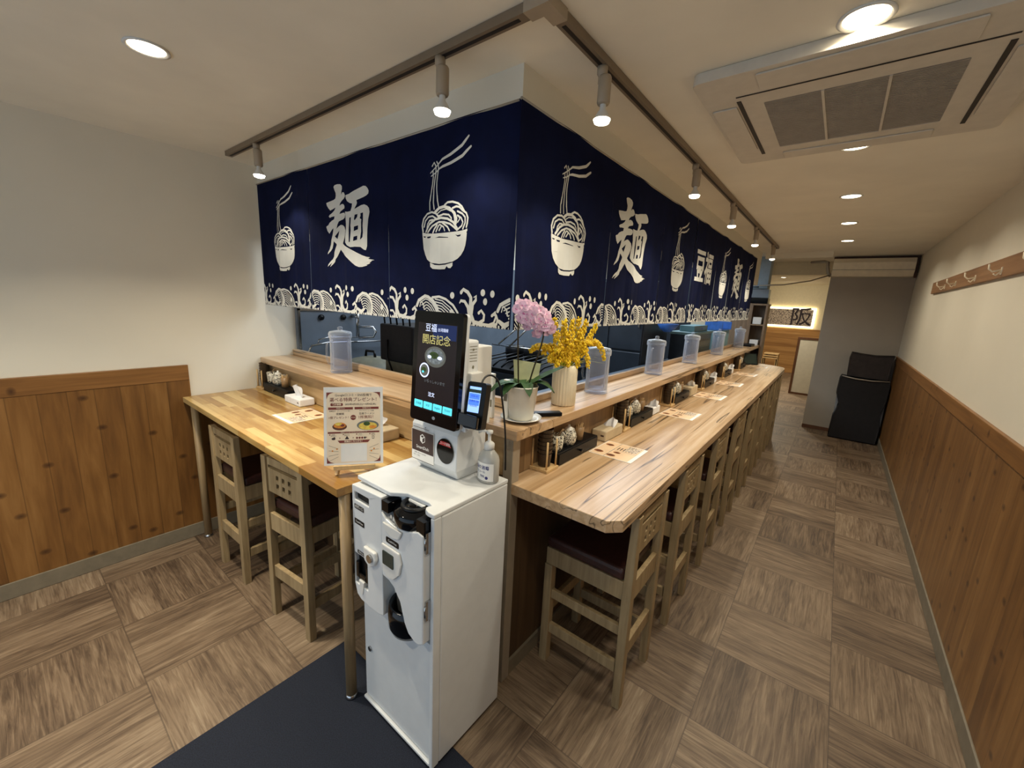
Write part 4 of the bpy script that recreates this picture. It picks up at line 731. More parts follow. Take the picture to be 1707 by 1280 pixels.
# ================================================================= table sets
def make_tray(label):
    t=thing('drawer_box',label,'box',(0,0,0),0,'black drawer boxes holding jars')
    MB().box(-.08,0,0,-.004,.375,.058).build('case',M['black'],t,bevel=.002)
    d=MB().box(-.004,.006,.004,.0,.369,.053).build('drawer',M['black'],t,bevel=.001)
    MB().lathe([(0,0),(.004,0),(.004,.006),(.008,.010),(.008,.013),(0,.015)],(0,0,0),12).build('knob',M['bgloss'],d).matrix_local=Matrix.Translation((0,.187,.03))@Matrix.Rotation(pi/2,4,'Y')
    return t
def make_jar(kind):
    if kind=='cup':
        t=thing('patterned_cup','x','cup',(0,0,0)); MB().lathe([(0,0),(.024,0),(.027,.01),(.031,.072),(.028,.072),(.024,.012),(0,.01)],(0,0,0),24).build('cup_body',M['ceramic_pat'],t)
        MB().tube([(.005,.0,.06),(.012,.012,.085),(.02,.02,.095)],[.003,.003,.006],8).build('spoon',M['amber'],t)
    elif kind=='pot':
        t=thing('patterned_pot','x','jar',(0,0,0)); MB().lathe([(0,0),(.026,0),(.036,.018),(.038,.042),(.032,.064),(.024,.072),(.020,.072),(0,.066)],(0,0,0),24).build('pot_body',M['ceramic_pat'],t)
        MB().lathe([(.023,.073),(.016,.083),(.006,.087),(.007,.095),(0,.098)],(0,0,0),20).build('lid',M['porc'],t)
        MB().tube(bez((0,.028,.066),(0,.058,.078),(0,.055,.03),(0,.034,.028),8),.0045,8).build('handle',M['porc'],t)
        MB().tube([(0,-.030,.045),(0,-.048,.062),(0,-.055,.07)],[.008,.006,.005],8).build('spout',M['porc'],t)
    else:
        t=thing('toothpick_cup','x','cup',(0,0,0)); MB().lathe([(0,0),(.020,0),(.025,.066),(.022,.066),(.018,.006),(0,.006)],(0,0,0),20).build('cup_body',M['amber'],t)
        m_=MB()
        for i in range(9): a=i*.7; m_.cyl((.010*cos(a),.010*sin(a),.01),(.017*cos(a),.017*sin(a),.084),.0012,5)
        m_.build('toothpicks',M['dowel'],t)
    return t
def make_rack(label):
    t=thing('cup_rack',label,'rack',(0,0,0),0,'small dowel racks holding stacked cups')
    MB().box(-.0975,0,0,-.004,.092,.014).build('rack_base',M['dowel'],t,bevel=.002)
    for px_,py_ in ((-.014,.010),(-.014,.082),(-.088,.010),(-.088,.082)): MB().cyl((px_,py_,.014),(px_,py_,.135),.0042,10).build('dowel',M['dowel'],t)
    return t
def make_stack(label):
    t=MB()
    for i in range(7): t.lathe([(.026,.001+i*.018),(.0325,.058+i*.018),(.0335,.060+i*.018),(.031,.058+i*.018),(.0245,.004+i*.018)],(0,0,0),22)
    o=t.build('cup_stack',M['smoke']); return tag(o,label,'cups','stacks of smoky cups in the racks')
words=['nearest','second','third','fourth','fifth','farthest']
ty=(1.475,2.27,3.10,3.96,4.78,5.66)
tp=rp=cp=jc=jp=jt=None
proto={}
def place(key,maker,loc,rz,label):
    if key not in proto: proto[key]=o=maker(); o.location=loc; o.rotation_euler=(0,0,rz); o['label']=label
    else: o=dup(proto[key],loc,rz,label)
    return o
for i in range(7):
    left=i==6
    if left: base=Vector((-3.055,1.128,.9556)); rz=-pi/2; wd='on the yellow table'
    else: base=Vector((-.868,ty[i],.9405)); rz=0; wd='%s along the long counter'%words[i]
    rot=Matrix.Rotation(rz,4,'Z'); at=lambda a,b,c:base+(rot@Vector((a,b,c)))
    place('tray',lambda:make_tray('x'),at(0,0,0),rz,('black drawer box carrying jars, '+wd))
    for key,b_,rzz in (('cup',.045,.2),('pot',.145,0),('pick',.245,0)):
        o=place(key,lambda:make_jar({'pick':'pick'}.get(key,key)),at(-.042,b_,.0585),rz+rzz+(.15*i),{'cup':'cream cup with dark floral pattern on the drawer box '+wd,'pot':'cream patterned pot with lid on the drawer box '+wd,'pick':'plain tan toothpick cup on the drawer box '+wd}[key])
        o['group']={'cup':'patterned cups on the drawer boxes','pot':'patterned pots on the drawer boxes','pick':'toothpick cups on the drawer boxes'}[key]
    place('rack',lambda:make_rack('x'),at(.012,-.103,0),rz,('pale wooden dowel rack with cup stack, '+wd))
    place('stack',lambda:make_stack('x'),at(-.037,-.057,.0145),0,('stack of smoky brown cups in the dowel rack, '+wd))
# tissue boxes
def tissue(x0,y0,x1,y1,z0,h,label,mat,seed=1,big=1.0):
    t=thing('tissue_box',label,'tissues',(0,0,0)); cx,cy=(x0+x1)/2,(y0+y1)/2
    MB().box(x0,y0,z0,x1,y1,z0+h).build('box_body',mat,t,bevel=.007,seg=3)
    rr_=random.Random(seed); m_=MB(); n=9; g=[]
    for i in range(n):
        row=[]
        for j in range(5):
            s=j/4; wv=.038*(1-.4*s)*big; a=(i/(n-1)-.5)*2
            row.append((cx+a*wv+.018*s+rr_.uniform(-.003,.003),cy+.012*sin(a*5+s*3)+.02*s*(seed%3-1),z0+h-.002+s*.045*big+.008*cos(a*3)*s+rr_.uniform(-.002,.002)))
        g.append(row)
    for i in range(n-1):
        for j in range(4): m_.add([g[i][j],g[i+1][j],g[i+1][j+1],g[i][j+1]],[(0,1,2,3)],0,True)
    m_.build('tissue_sheet',M['paper'],t,sub=1)
    m_=MB(); m_.box(x0-.0004,cy-.012,z0+h*.45,x0+.0005,cy+.004,z0+h*.6).box(x1-.012,y0-.0004,z0+h*.45,x1-.03,y0+.0005,z0+h*.6).build('box_mark',M['ink'],t); return t
tissue(-.945,1.93,-.862,2.145,.9408,.058,'tan tissue box on the long counter between first and second drawer boxes',M['tisbox'],seed=2)
tissue(-.945,2.665,-.875,2.80,.9408,.05,'white tissue pack on the long counter beyond the second drawer box',M['paper'],seed=1)
tissue(-.945,3.50,-.862,3.70,.9408,.075,'bulky tan tissue pack on the long counter beyond the third drawer box',M['tisbox'],seed=3)
tissue(-.945,4.36,-.875,4.46,.9408,.06,'small white tissue pack on the long counter beyond the fourth drawer box',M['paper'],seed=4)
tissue(-.945,5.19,-.875,5.29,.9408,.06,'small white tissue pack on the long counter beyond the fifth drawer box',M['paper'],seed=5)
tissue(-2.665,1.10,-2.465,1.195,.9558,.045,'open white tissue pack on the yellow table beside the drawer box',M['paper'],seed=3,big=1.7)
tissue(-1.83,1.09,-1.61,1.19,.9558,.055,'tan tissue box on the yellow table half hidden behind the poster',M['tisbox'],seed=2)

# ================================================================= pitchers
def make_pitcher(label):
    t=thing('water_pitcher',label,'pitcher',(0,0,0),0,'clear plastic water pitchers on the ledge')
    MB().lathe([(0,.001),(.060,.001),(.064,.006),(.061,.016),(.060,.20),(.062,.222),(.059,.222),(.057,.20),(.057,.020),(0,.018)],(0,0,0),32).build('pitcher_body',M['clear'],t)
    il=MB().lathe([(0,.03),(.044,.03),(.046,.04),(.046,.185),(.050,.20)],(0,0,0),12,sm=False).build('inner_wall',M['clear'],t)
    MB().lathe([(.064,.208),(.066,.212),(.066,.236),(.060,.246),(.030,.252),(.014,.254),(.012,.262),(.016,.268),(.008,.275),(0,.276)],(0,0,0),32).build('lid',M['clearlid'],t)
    MB().tube([(-.058,0,.19),(-.085,0,.185),(-.09,0,.15),(-.09,0,.09),(-.08,0,.06),(-.059,0,.055)],.006,8).build('handle',M['clear'],t)
    return t
PT=[(-.995,2.035,'clear water pitcher on the right ledge, just behind the yellow flowers'),(-1.0,2.945,'clear water pitcher on the right ledge, second from the corner'),(-.998,3.85,'clear water pitcher on the right ledge, third from the corner'),(-1.0,4.89,'clear water pitcher on the right ledge, fourth from the corner'),(-1.01,6.15,'clear water pitcher near the far end of the right ledge'),(-2.32,1.295,'clear water pitcher alone on the left ledge above the yellow table')]
p0=make_pitcher(PT[0][2]); p0.location=(PT[0][0],PT[0][1],1.1725)
for a,b,c in PT[1:]: dup(p0,(a,b,1.1725),rnd.uniform(1.2,2.2),c)

# ================================================================= orchid, vase, flowers
t=thing('orchid_plant','potted orchid with drooping green leaves and pale pink blossoms','plant')
pc=Vector((-.955,1.298,1.1725))
MB().lathe([(0,.008),(.046,.008),(.050,.014),(.063,.140),(.066,.143),(.064,.146),(.059,.143),(.050,.120),(0,.118)],pc,32).build('pot',M['porc'],t)
rl=random.Random(3)
for ang,ln,drop,wd in ((196,.135,.03,.040),(170,.13,.045,.042),(222,.10,.03,.034),(8,.165,-.055,.034),(-14,.13,.02,.032),(26,.13,.015,.03),(100,.12,.03,.03),(-70,.08,.03,.026)):
    a=R(ang+38); d=Vector((cos(a),sin(a),0)); s_=Vector((-sin(a),cos(a),0)); b0=pc+Vector((0,0,.135))
    P_=bez(b0+d*.01,b0+d*ln*.35+Vector((0,0,.05)),b0+d*ln*.75+Vector((0,0,.045-drop*.5)),b0+d*ln+Vector((0,0,.02-drop*1.3)),9)
    m_=MB(); ws=[wd*(.35+1.2*sin(pi*min(1,(i/9)*.9+.08)))*.6 for i in range(10)]; ws[-1]=.001
    for i in range(9):
        q=Vector((0,0,-.006)); m_.add([P_[i]-s_*ws[i],P_[i]+q,P_[i+1]+q,P_[i+1]-s_*ws[i+1]],[(0,1,2,3)],0,True); m_.add([P_[i]+q,P_[i]+s_*ws[i],P_[i+1]+s_*ws[i+1],P_[i+1]+q],[(0,1,2,3)],0,True)
    m_.build('leaf',M['leaf'],t)
CC=Vector((-.843,1.187,1.588))
stemA=bez(pc+Vector((-.02,.0,.12)),pc+Vector((-.03,.0,.28)),CC+Vector((-.06,-.02,.02)),CC+Vector((-.03,-.03,.02)),14)
stemB=bez(pc+Vector((.01,.02,.12)),pc+Vector((.03,.03,.25)),CC+Vector((.02,.05,-.10)),CC+Vector((.03,.03,-.01)),14)
for s in (stemA,stemB): MB().tube(s,.0032,7).build('flower_stem',M['stem'],t)
m_=MB(); m_.prism([(-.048,0),(.040,0),(.052,.115),(-.062,.125)],[],XZ,0,.001); o=m_.build('care_packet',P('pale_green_packet',(206,208,160),.5,noise=.05),t,loc=pc+Vector((-.01,.042,.115))); o.rotation_euler=(R(-6),0,R(30))
view=Vector((.66,-.74,0.05)).normalized()
def blossom(m_,c,nrm,sz,rot):
    nrm=nrm.normalized(); u=nrm.cross(Vector((0,0,1))).normalized(); v=nrm.cross(u)*-1
    for k_ in range(5):
        a=rot+2*pi*k_/5; d=u*cos(a)+v*sin(a); s=u*-sin(a)+v*cos(a); w_=.62 if k_%5 in (1,4) else .45
        pts=[c+nrm*.002]+[c+d*(sz*r_)+s*(sz*w_*q)+nrm*(sz*h) for r_,q,h in ((.3,-.7,.12),(.65,-1,.22),(.95,-.6,.18),(1.08,0,.12),(.95,.6,.18),(.65,1,.22),(.3,.7,.12))]
        m_.add(pts,[(0,i,i+1) for i in range(1,7)],0,True)
    m_.add([c+nrm*.006+u*.0025*cos(q)+v*.003*sin(q) for q in (0,1.2,2.4,3.7,5)],[(0,1,2,3,4)],1)
cc=CC
uC=Vector((.74,.66,0)).normalized()
for i in range(46):
    for _ in range(50):
        a,b=rl.uniform(-1,1),rl.uniform(-1,1)
        if a*a+b*b<1: break
    c=cc+uC*(a*.072)+Vector((0,0,1))*(b*.046-a*.026)+view*(.035*math.sqrt(max(0,1-a*a-b*b)))
    m_=MB(); blossom(m_,c,view+uC*a*.5+Vector((0,0,b*.5))+Vector((rl.uniform(-.3,.3),rl.uniform(-.3,.3),rl.uniform(-.2,.2))),rl.uniform(.015,.0185),rl.uniform(0,6)); m_.build('blossom',[M['petal'],M['petalc']],t,recalc=False)
o=MB().lathe([(0,.0),(.045,0),(.060,.006),(.083,.014),(.084,.017),(.060,.0095),(.045,.0045),(0,.0045)],pc,36).build('saucer',M['porc']); tag(o,'round white saucer under the orchid pot at the ledge corner','saucer')
# vase with ribs
m_=MB(); vc=Vector((-.978,1.662,1.1725)); rings=[]; n=96
for r_,z in ((.0,.001),(.052,.001),(.056,.006),(.057,.16),(.054,.182),(.047,.191),(.040,.192),(.038,.185),(.040,.17),(.0,.16)):
    rings.append([(vc.x+(r_*(1+(.035 if r_>.05 else 0)*cos(24*2*pi*k_/n)))*cos(2*pi*k_/n),vc.y+(r_*(1+(.035 if r_>.05 else 0)*cos(24*2*pi*k_/n)))*sin(2*pi*k_/n),vc.z+z) for k_ in range(n)])
m_.loft(rings,0,True,False); o=m_.build('ribbed_vase',M['rib']); tag(o,'cream vertically ribbed ceramic vase on the right ledge','vase')
t=thing('rice_flower_bouquet','bouquet of bright yellow grain spikes and blades standing in the ribbed vase','flowers')
rg=random.Random(11); top=vc+Vector((0,0,.165))
ico=bmesh.new(); bmesh.ops.create_icosphere(ico,subdivisions=1,radius=1); IV=[v.co.copy() for v in ico.verts]; IF=[tuple(v.index for v in f.verts) for f in ico.faces]; ico.free()
rt_=Vector((.7827,.6206,0)).normalized(); fw_=Vector((-.62,.78,0))
def spike(tp_,r0=.014,droop=0,n=120):
    tip=Vector(tp_); D=tip-top
    mid=top+D*.45+Vector((0,0,.03+droop)); H_=Vector((D.x,D.y,0))
    P_=bez(top+H_*.05-Vector((0,0,.05)),top+H_*.15+Vector((0,0,.05+droop)),mid+H_*.35+Vector((0,0,droop*.5)),tip,16)
    m_=MB(); m_.tube(P_,.0018,5,1)
    for i in range(n):
        s=.42+.58*i/n; q=s*16; k0=min(15,int(q)); p=P_[k0].lerp(P_[k0+1],q-k0)
        rr2=r0*(1-.45*abs(2*(s-.42)/.58-.9)); a=rg.uniform(0,6.28); b=rg.uniform(-1,1)
        c=p+Vector((cos(a)*rr2*math.sqrt(1-b*b),sin(a)*rr2*math.sqrt(1-b*b),b*rr2*.7)); e=rg.uniform(.0038,.0054)
        m_.add([c+Vector((v.x*e,v.y*e,v.z*e*1.5)) for v in IV],IF,0,True)
    m_.build('grain_spike',[M['grain'],M['grass']],t,recalc=False)
for tp_ in ((-.905,1.425,1.585),(-.905,1.5,1.580),(-.905,1.571,1.575),(-.905,1.627,1.585),(-.905,1.695,1.572),(-.905,1.794,1.553),(-.91,1.55,1.53),(-.91,1.66,1.53)): spike(tp_,r0=.0175)
for tp_,dr in (((-.945,1.53,1.375),.03),((-.93,1.60,1.37),.035),((-.92,1.68,1.36),.03),((-.96,1.49,1.40),.03),((-1.02,1.429,1.439),.05),((-.985,1.439,1.455),.04),((-.99,1.488,1.424),.06),((-.97,1.534,1.385),.07),((-.95,1.585,1.398),.06),((-.94,1.628,1.415),.05),((-.90,1.743,1.352),.09),((-.89,1.891,1.372),.10),((-.90,1.845,1.44),.07),((-.90,1.748,1.46),.05),((-.93,1.723,1.405),.07),((-.93,1.50,1.44),.05),((-.92,1.60,1.46),.04)): spike(tp_,r0=.0165,droop=dr)
for i in range(26):
    a=rg.uniform(-1,1); dx=a*.2; dz=.20-abs(a)*.13+rg.uniform(-.06,.0); tip=top+rt_*dx+Vector((0,0,dz))+fw_*rg.uniform(-.12,-.04)
    P_=bez(top-Vector((0,0,.04)),top+rt_*dx*.2+Vector((0,0,.06)),top+rt_*dx*.6+Vector((0,0,dz*1.05)),tip,8); m_=MB()
    for j in range(8):
        w0,w1=[.0032*(1-(q/8)**2)+.0002 for q in (j,j+1)]; m_.add([P_[j]-rt_*w0,P_[j]+rt_*w0,P_[j+1]+rt_*w1,P_[j+1]-rt_*w1],[(0,1,2,3)],0,True)
    m_.build('blade',M['grass'],t,recalc=False)
o=MB().box(-.075,-.019,0,.075,.019,.017).build('remote_control',M['black'],bevel=.004); o.location=(-.925,1.425,1.1727); o.rotation_euler=(0,0,R(52)); tag(o,'black remote control lying behind the orchid saucer','remote')
for i,(x_,y_,h_) in enumerate(((-1.062,1.235,.185),(-1.005,1.262,.165))):
    t=thing('charging_stand',['taller white upright adapter left of the orchid','shorter white upright adapter just behind the orchid pot'][i],'adapter')
    MB().box(x_-.013,y_-.008,1.1728,x_+.013,y_+.008,1.1728+h_).build('adapter_body',M['wplastic'],t,bevel=.003); MB().box(x_-.008,y_-.0088,1.22+.03*i,x_+.008,y_-.0081,1.25+.03*i).build('adapter_label',M['olive'],t)

# ================================================================= far end of the counter
t=thing('tablet_stand','black tablet leaning on its stand at the far end of the long counter','tablet')
m_=MB(); m_.xf=frame((-.93,6.30,.942),(.75,.66,0),(-.2,.3,.85)); m_.prism(rr(0,0,.20,.16,.01),[],XY,-.008,0).build('tablet',M['black'],t)
m_=MB(); m_.xf=frame((-.93,6.30,.942),(.75,.66,0),(-.2,.3,.85)); m_.rect(.012,.012,.188,.148,0,.0004).build('screen',M['lcd'],t,recalc=False)
MB().box(-.93,6.38,.941,-.80,6.46,.952).build('stand',M['dark'],t)
o=MB().lathe([(0,0),(.03,0),(.045,.06),(.042,.06),(.028,.004),(0,.004)],(-.88,6.52,.9405),20).build('white_bowl',M['porc']); tag(o,'small white bowl behind the tablet at the counter end','bowl')
o=MB().box(-1.02,6.45,1.1725,-.90,6.75,1.20).build('card_tray',M['black'],bevel=.006); tag(o,'flat black tray at the far end of the right ledge','tray')
# shelf unit with tank
t=thing('shelf_unit','tall narrow brown shelf unit beyond the end of the ledge','shelf')
MB().box(-1.30,6.99,0,-1.27,7.28,1.74).box(-1.27,7.25,0,-.86,7.28,1.74).build('side_panel',M['shelfw'],t)
MB().box(-1.30,6.99,1.74,-.84,7.28,1.765).build('top_board',M['shelfw'],t)
MB().box(-1.27,6.99,.0,-1.03,7.01,1.74).box(-.87,6.99,0,-.845,7.25,1.74).build('front_panel',M['shelfw'],t)
for z_ in (.35,.75,1.12,1.45): MB().box(-1.03,6.99,z_,-.87,7.25,z_+.02).build('shelf_board',M['shelfw'],t)
for i,(z_,lb) in enumerate(((1.4705,'white box on the upper shelf of the brown shelf unit'),(1.1405,'white box on the middle shelf of the brown shelf unit'))):
    o=MB().box(-1.01,7.0,z_,-.90,7.15,z_+.10).build('storage_box',M['wplastic'],bevel=.004); tag(o,lb,'box')
t=thing('small_fish_tank','small glass tank with black base on top of the shelf unit','fish tank')
MB().box(-1.09,6.995,1.766,-.86,7.2,1.85).build('tank_base',M['bgloss'],t,bevel=.004); MB().box(-1.085,7.0,1.851,-.865,7.19,1.97).build('tank_glass',M['tank'],t); MB().tube([(-1.08,7.0,1.90),(-1.08,7.0,2.0),(-1.0,7.0,2.0)],.008,8).build('filter_pipe',M['black'],t)
struct(MB().box(-1.12,7.05,1.98,-.90,7.29,CZ).box(-1.12,7.21,1.765,-.90,7.29,1.98).build('wall_pillar',P('pillar_blue_grey',(140,156,168),.5,noise=.03)))
# covered carts
def soft(name,outline,y0,y1,z_off,mat,par):
    m_=MB(); n=len(outline)
    m_.loft([[(x*.96+c0,y0,z) for x,z in outline] if 0 else [(cx_+(x-cx_)*s,y,z) for x,z in outline] for y,s in ((y0+.01,.94),(y0,.99),(y0+.03,1.0),(y1,1.0))],0,True); return m_.build(name,mat,par)
cx_=.38
t=thing('covered_cart','large black covered cart with pinched waist against the grey partition','cart')
soft('cover',[(.115,0.012),(.62,0.012),(.628,.22),(.60,.40),(.632,.58),(.636,.80),(.625,.845),(.40,.83),(.135,.86),(.12,.82),(.115,.62),(.165,.47),(.125,.30)],7.02,7.28,0,M['dark'],t)
MB().box(.128,7.10,.16,.150,7.26,.60).box(.606,7.08,.25,.632,7.26,.56).build('clear_side_panel',M['pclear'],t)
MB().tube([(.14,7.03,.862),(.28,7.02,.842),(.45,7.02,.838),(.62,7.03,.85)],.008,6).build('grey_trim',M['alu'],t)
o=soft('covered_box',[(.19,.866),(.61,.85),(.615,1.10),(.63,1.17),(.45,1.155),(.30,1.165),(.195,1.18),(.182,1.10)],7.12,7.30,0,P('box_cover_brown_black',(48,40,38),.85,noise=.15),None); tag(o,'smaller dark covered box stacked on the covered cart','box')

# ================================================================= far room
o=MB().box(-1.62,YB-.10,1.32,-.60,YB-.06,1.76).build('mosaic_sign_panel',M['mosaic']); 
t=thing('wall_sign','backlit mosaic sign with large dark brush character 阪 on the far wall','sign'); o.parent=t; 
m_=MB(); m_.xf=frame((0,YB-.103,0),(1,0,0),(0,0,1)); m_.text('阪',.50,-.86,1.54,0,0,bold=.012).build('brush_character',P('brush_black',(44,30,40),.6),t,recalc=False)
MB().box(-1.68,YB-.055,1.27,-.54,YB-.05,1.81).build('light_strip',M['glow2'],t)
t=thing('low_board','low cream board in brown frame standing in the far room','board')
MB().box(-.58,10.3,.04,.3,10.34,1.14).build('board_face',P('board_cream',(206,198,178),.5,noise=.02),t)
MB().box(-.62,10.29,0,-.58,10.35,1.18).box(-.58,10.29,1.14,.3,10.35,1.18).box(-.58,10.29,0,.3,10.35,.04).build('board_frame',M['brown'],t)
t=thing('stacked_stools','stack of pale wooden stools at the foot of the far wood wall','stools',(0,0,0))
for k_ in range(3):
    z_=.46+.055*k_; MB().box(-1.46+.01*k_,12.6,z_+.0,-1.13+.01*k_,12.93,z_+.03).build('seat',M['dowel'],t,bevel=.004)
    for ax,ay in ((-1.45,12.62),(-1.15,12.62),(-1.45,12.9),(-1.15,12.9)): MB().box(ax+.012*k_-.012,ay,z_-.46+.001 if k_==0 else z_-.40,ax+.012*k_+.012,ay+.024,z_).build('leg',M['dowel'],t)
for i,(x_,y_) in enumerate(((-1.05,9.6),(-1.15,11.2))):
    downlight(x_,y_,['nearer round downlight in the far room','farther round downlight in the far room'][i],26)
l=bpy.data.lights.new('fs','AREA'); l.size=.8; l.energy=14; l.color=(1,.9,.7); o=bpy.data.objects.new('far_fill_light',l); C.objects.link(o); o.location=(-1.0,12.6,CZ-.03); o.rotation_euler=(R(25),0,0)  # added fill lamp with no fixture, brightens the sign and far wall
t=thing('far_ceiling_unit','flat cream ceiling unit in the far room ceiling','air conditioner')
MB().box(-1.45,9.0,CZ-.05,-.6,9.5,CZ-.002).build('housing',M['acw'],t,bevel=.01); MB().box(-1.3,9.1,CZ-.055,-.75,9.4,CZ-.0505).build('grille',M['olive'],t)

# ================================================================= kitchen
l=bpy.data.lights.new('k','AREA'); l.shape='RECTANGLE'; l.size=1.0; l.size_y=4.5; l.energy=K_E; l.color=(.74,.87,1)
o=bpy.data.objects.new('kitchen_light',l); C.objects.link(o); o.location=(-2.1,4.0,CZ-.03)
struct(MB().box(XL,1.42,.9,XL+.03,7.3,2.0,0).build('trim_14',M['steel']))
struct(MB().box(XL+.03,1.425,1.16,XL+.042,1.44,1.52).box(XL+.03,1.425,1.50,XL+.042,3.2,1.515).build('trim_15',M['chrome']))
o=MB().box(-3.13,1.45,0,-2.38,1.98,1.02).box(-3.13,2.42,0,-2.55,3.3,.94).build('wok_range',M['dsteel'],bevel=.005); tag(o,'dark steel wok range against the kitchen side wall','stove')
t=thing('wok','large steel wok upside down on the range behind the left ledge','wok')
MB().lathe([(.255,.0),(.26,.012),(.245,.06),(.20,.115),(.13,.155),(.06,.172),(0,.176)],(-2.655,1.715,1.022),36).build('wok_bowl',M['olive'],t); MB().tube([(-2.70,1.70,1.19),(-2.69,1.70,1.235),(-2.62,1.72,1.235),(-2.61,1.72,1.19)],.010,8).build('wok_knob',M['black'],t)
t=thing('wall_faucet','chrome wall faucet cluster with black knobs on the kitchen steel wall','faucet')
MB().cyl((-3.139,1.86,1.46),(-3.05,1.86,1.46),.014).cyl((-3.06,1.86,1.30),(-3.06,1.86,1.56),.014).tube([(-3.05,1.86,1.38),(-2.98,1.95,1.38),(-2.96,1.96,1.34),(-2.98,1.95,1.30),(-3.05,1.86,1.29)],.011,10).build('pipe',M['chrome'],t)
for y_ in (1.60,1.78): MB().lathe([(0,0),(.022,0),(.022,.012),(0,.014)],(0,0,0),20).build('knob',M['black'],t).matrix_local=Matrix.Translation((-3.138,y_,1.45))@Matrix.Rotation(pi/2,4,'Y')
o=MB().tube([(-3.06,1.455,1.03),(-3.06,1.455,1.20),(-3.06,1.48,1.245),(-3.06,1.60,1.262),(-3.06,2.4,1.25)],.008,8).tube([(-3.08,1.54,1.255),(-3.08,1.545,1.285),(-3.08,1.62,1.30),(-3.08,1.95,1.29)],.006,8).build('pipe_rail',M['chrome']); tag(o,'thin bent chrome rail along the kitchen steel wall','rail')
t=thing('noodle_boiler','black and steel noodle boiler behind the ledge left of the kiosk','cooker')
MB().box(-2.34,1.62,0,-2.06,1.95,1.22).build('steel_base',M['olive'],t,bevel=.004); MB().box(-2.37,1.60,1.2205,-2.04,1.97,1.46).build('black_top',M['dark'],t,bevel=.01)
for i in range(5): MB().tube([(-2.34+.065*i,1.62,1.46),(-2.34+.065*i,1.61,1.54),(-2.32+.065*i,1.60,1.56)],.006,6).build('basket_handle',M['black'],t)
MB().tube([(-2.28,1.595,1.36),(-2.27,1.585,1.25),(-2.20,1.60,1.10)],.006,6).build('cord',M['black'],t)
t=thing('gas_range','black gas range with steel grates behind the orchid','stove')
MB().box(-2.30,2.4,0,-1.62,3.1,1.10).build('range_body',M['dsteel'],t,bevel=.006)
MB().box(-2.30,2.40,1.1005,-1.62,3.1,1.13).build('range_top',M['black'],t,bevel=.004)
for i in range(8): MB().tube([(-2.25+.085*i,2.42,1.135),(-2.22+.085*i,2.46,1.18),(-2.22+.085*i,3.0,1.22)],.007,6).build('grate_bar',M['black'],t)
for p,q in (((-2.1,2.5,1.30),(-1.95,2.7,1.52)),((-1.95,2.45,1.30),(-1.80,2.6,1.52)),((-2.25,2.6,1.28),(-1.7,2.6,1.28))): MB().cyl(p,q,.007,8).build('rack_bar',M['chrome'],t)
for i,x_ in enumerate((-2.2,-2.0)): MB().lathe([(0,1.13),(.07,1.13),(.085,1.20),(.085,1.26),(.0,1.27)],(x_,2.85,0),24).build('pot',M['black'],t)
t=thing('kitchen_refrigerator','tall dark steel kitchen refrigerator with two door rows seen past the flowers','refrigerator')
MB().box(-2.15,3.9,0,-1.46,4.6,1.9).build('cabinet',M['dsteel'],t,bevel=.006)
for a,b in ((-2.14,-1.82),(-1.80,-1.47)):
    for z0,z1 in ((.1,1.20),(1.22,1.88)):
        d=MB().box(a,3.885,z0,b,3.899,z1).build('door',M['dsteel'],t,bevel=.004); MB().box(b-.04,3.865,(z0+z1)/2-.1,b-.025,3.884,(z0+z1)/2+.1).build('handle',M['chrome'],d)
o=MB().box(-1.44,1.50,1.05,-1.115,6.6,1.09).box(-1.44,1.52,0,-1.40,6.6,1.05).build('steel_worktop',M['steel'],bevel=.003); tag(o,'long steel kitchen worktop just behind the right ledge','worktop')
o=MB().lathe([(0,0),(.03,0),(.07,.03),(.10,.075),(.097,.078),(.065,.034),(0,.006)],(-1.28,4.02,1.42),28).build('hanging_bowl',M['blue']); tag(o,'blue bowl hanging just under the curtain above the ledge','bowl')
t=thing('rice_warmer','teal grey box machine with vented side behind the far pitchers','machine')
MB().box(-1.43,4.62,1.0905,-1.20,5.45,1.37).build('machine_body',M['dsteel'],t,bevel=.006)
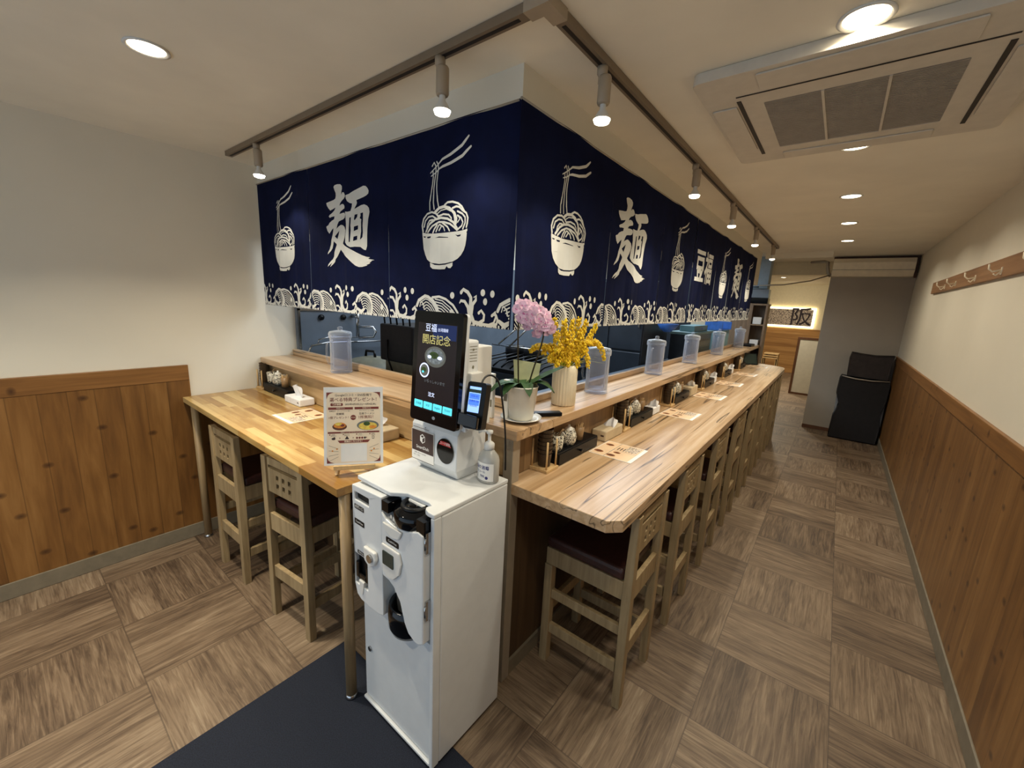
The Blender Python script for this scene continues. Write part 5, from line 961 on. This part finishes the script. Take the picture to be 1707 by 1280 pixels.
MB().box(-1.44,4.60,1.3705,-1.18,5.47,1.40).box(-1.38,4.75,1.4005,-1.22,5.3,1.465).build('machine_lid',M['teal'],t,bevel=.006)
m_=MB()
for i in range(9): m_.box(-1.2,4.85,1.14+.02*i,-1.1965,5.4,1.148+.02*i)
m_.build('side_vents',M['olive'],t); MB().box(-1.385,5.0,1.42,-1.2185,5.08,1.44).build('latch',M['s_dk'],t)
t=thing('mesh_basket','blue plastic mesh basket leaning behind the far pitchers','basket')
m_=MB(); 
for i in range(9): m_.box(-1.30,5.62+.06*i,1.40,-1.13,5.626+.06*i,1.404).box(-1.30+.02*i,5.6,1.404,-1.296+.02*i,6.12,1.408)
m_.build('mesh_bottom',M['blue'],t); MB().box(-1.32,5.58,1.40,-1.12,5.60,1.50).box(-1.32,6.12,1.40,-1.12,6.14,1.50).box(-1.32,5.6,1.40,-1.30,6.12,1.50).build('basket_side',M['blue'],t); MB().box(-1.30,5.6,1.0905,-1.13,6.1,1.399).build('container',M['teal'],t,bevel=.01)
# ================================================================= put every origin at its thing's base
bpy.context.view_layer.update()
def rebase(o):
    if o.get('kind')=='structure' or o.type not in('EMPTY','MESH') or o.location.length>1e-6 or o.parent: return
    ms=[o] if o.type=='MESH' else [c for c in o.children_recursive if c.type=='MESH']
    if not ms or any(m.data.users>1 for m in ms): return
    pts=[m.matrix_world@Vector(c) for m in ms for c in m.bound_box]
    b=Vector(((min(p.x for p in pts)+max(p.x for p in pts))/2,(min(p.y for p in pts)+max(p.y for p in pts))/2,min(p.z for p in pts)))
    if o.type=='MESH': o.data.transform(Matrix.Translation(-b)); o.location=b; return
    o.location=b
    for c in o.children:
        if c.matrix_local.is_identity or (c.location.length<1e-9 and not c.children):
            if c.rotation_euler[:]==(0,0,0):
                c.data.transform(Matrix.Translation(-b))
                for g in c.children:
                    if g.location.length<1e-9: g.data.transform(Matrix.Translation(-b))
                    else: g.location-=b
                continue
        c.location-=b
KEEP={'menu_flyer'}
for o in list(C.objects):
    if not o.parent: rebase(o)
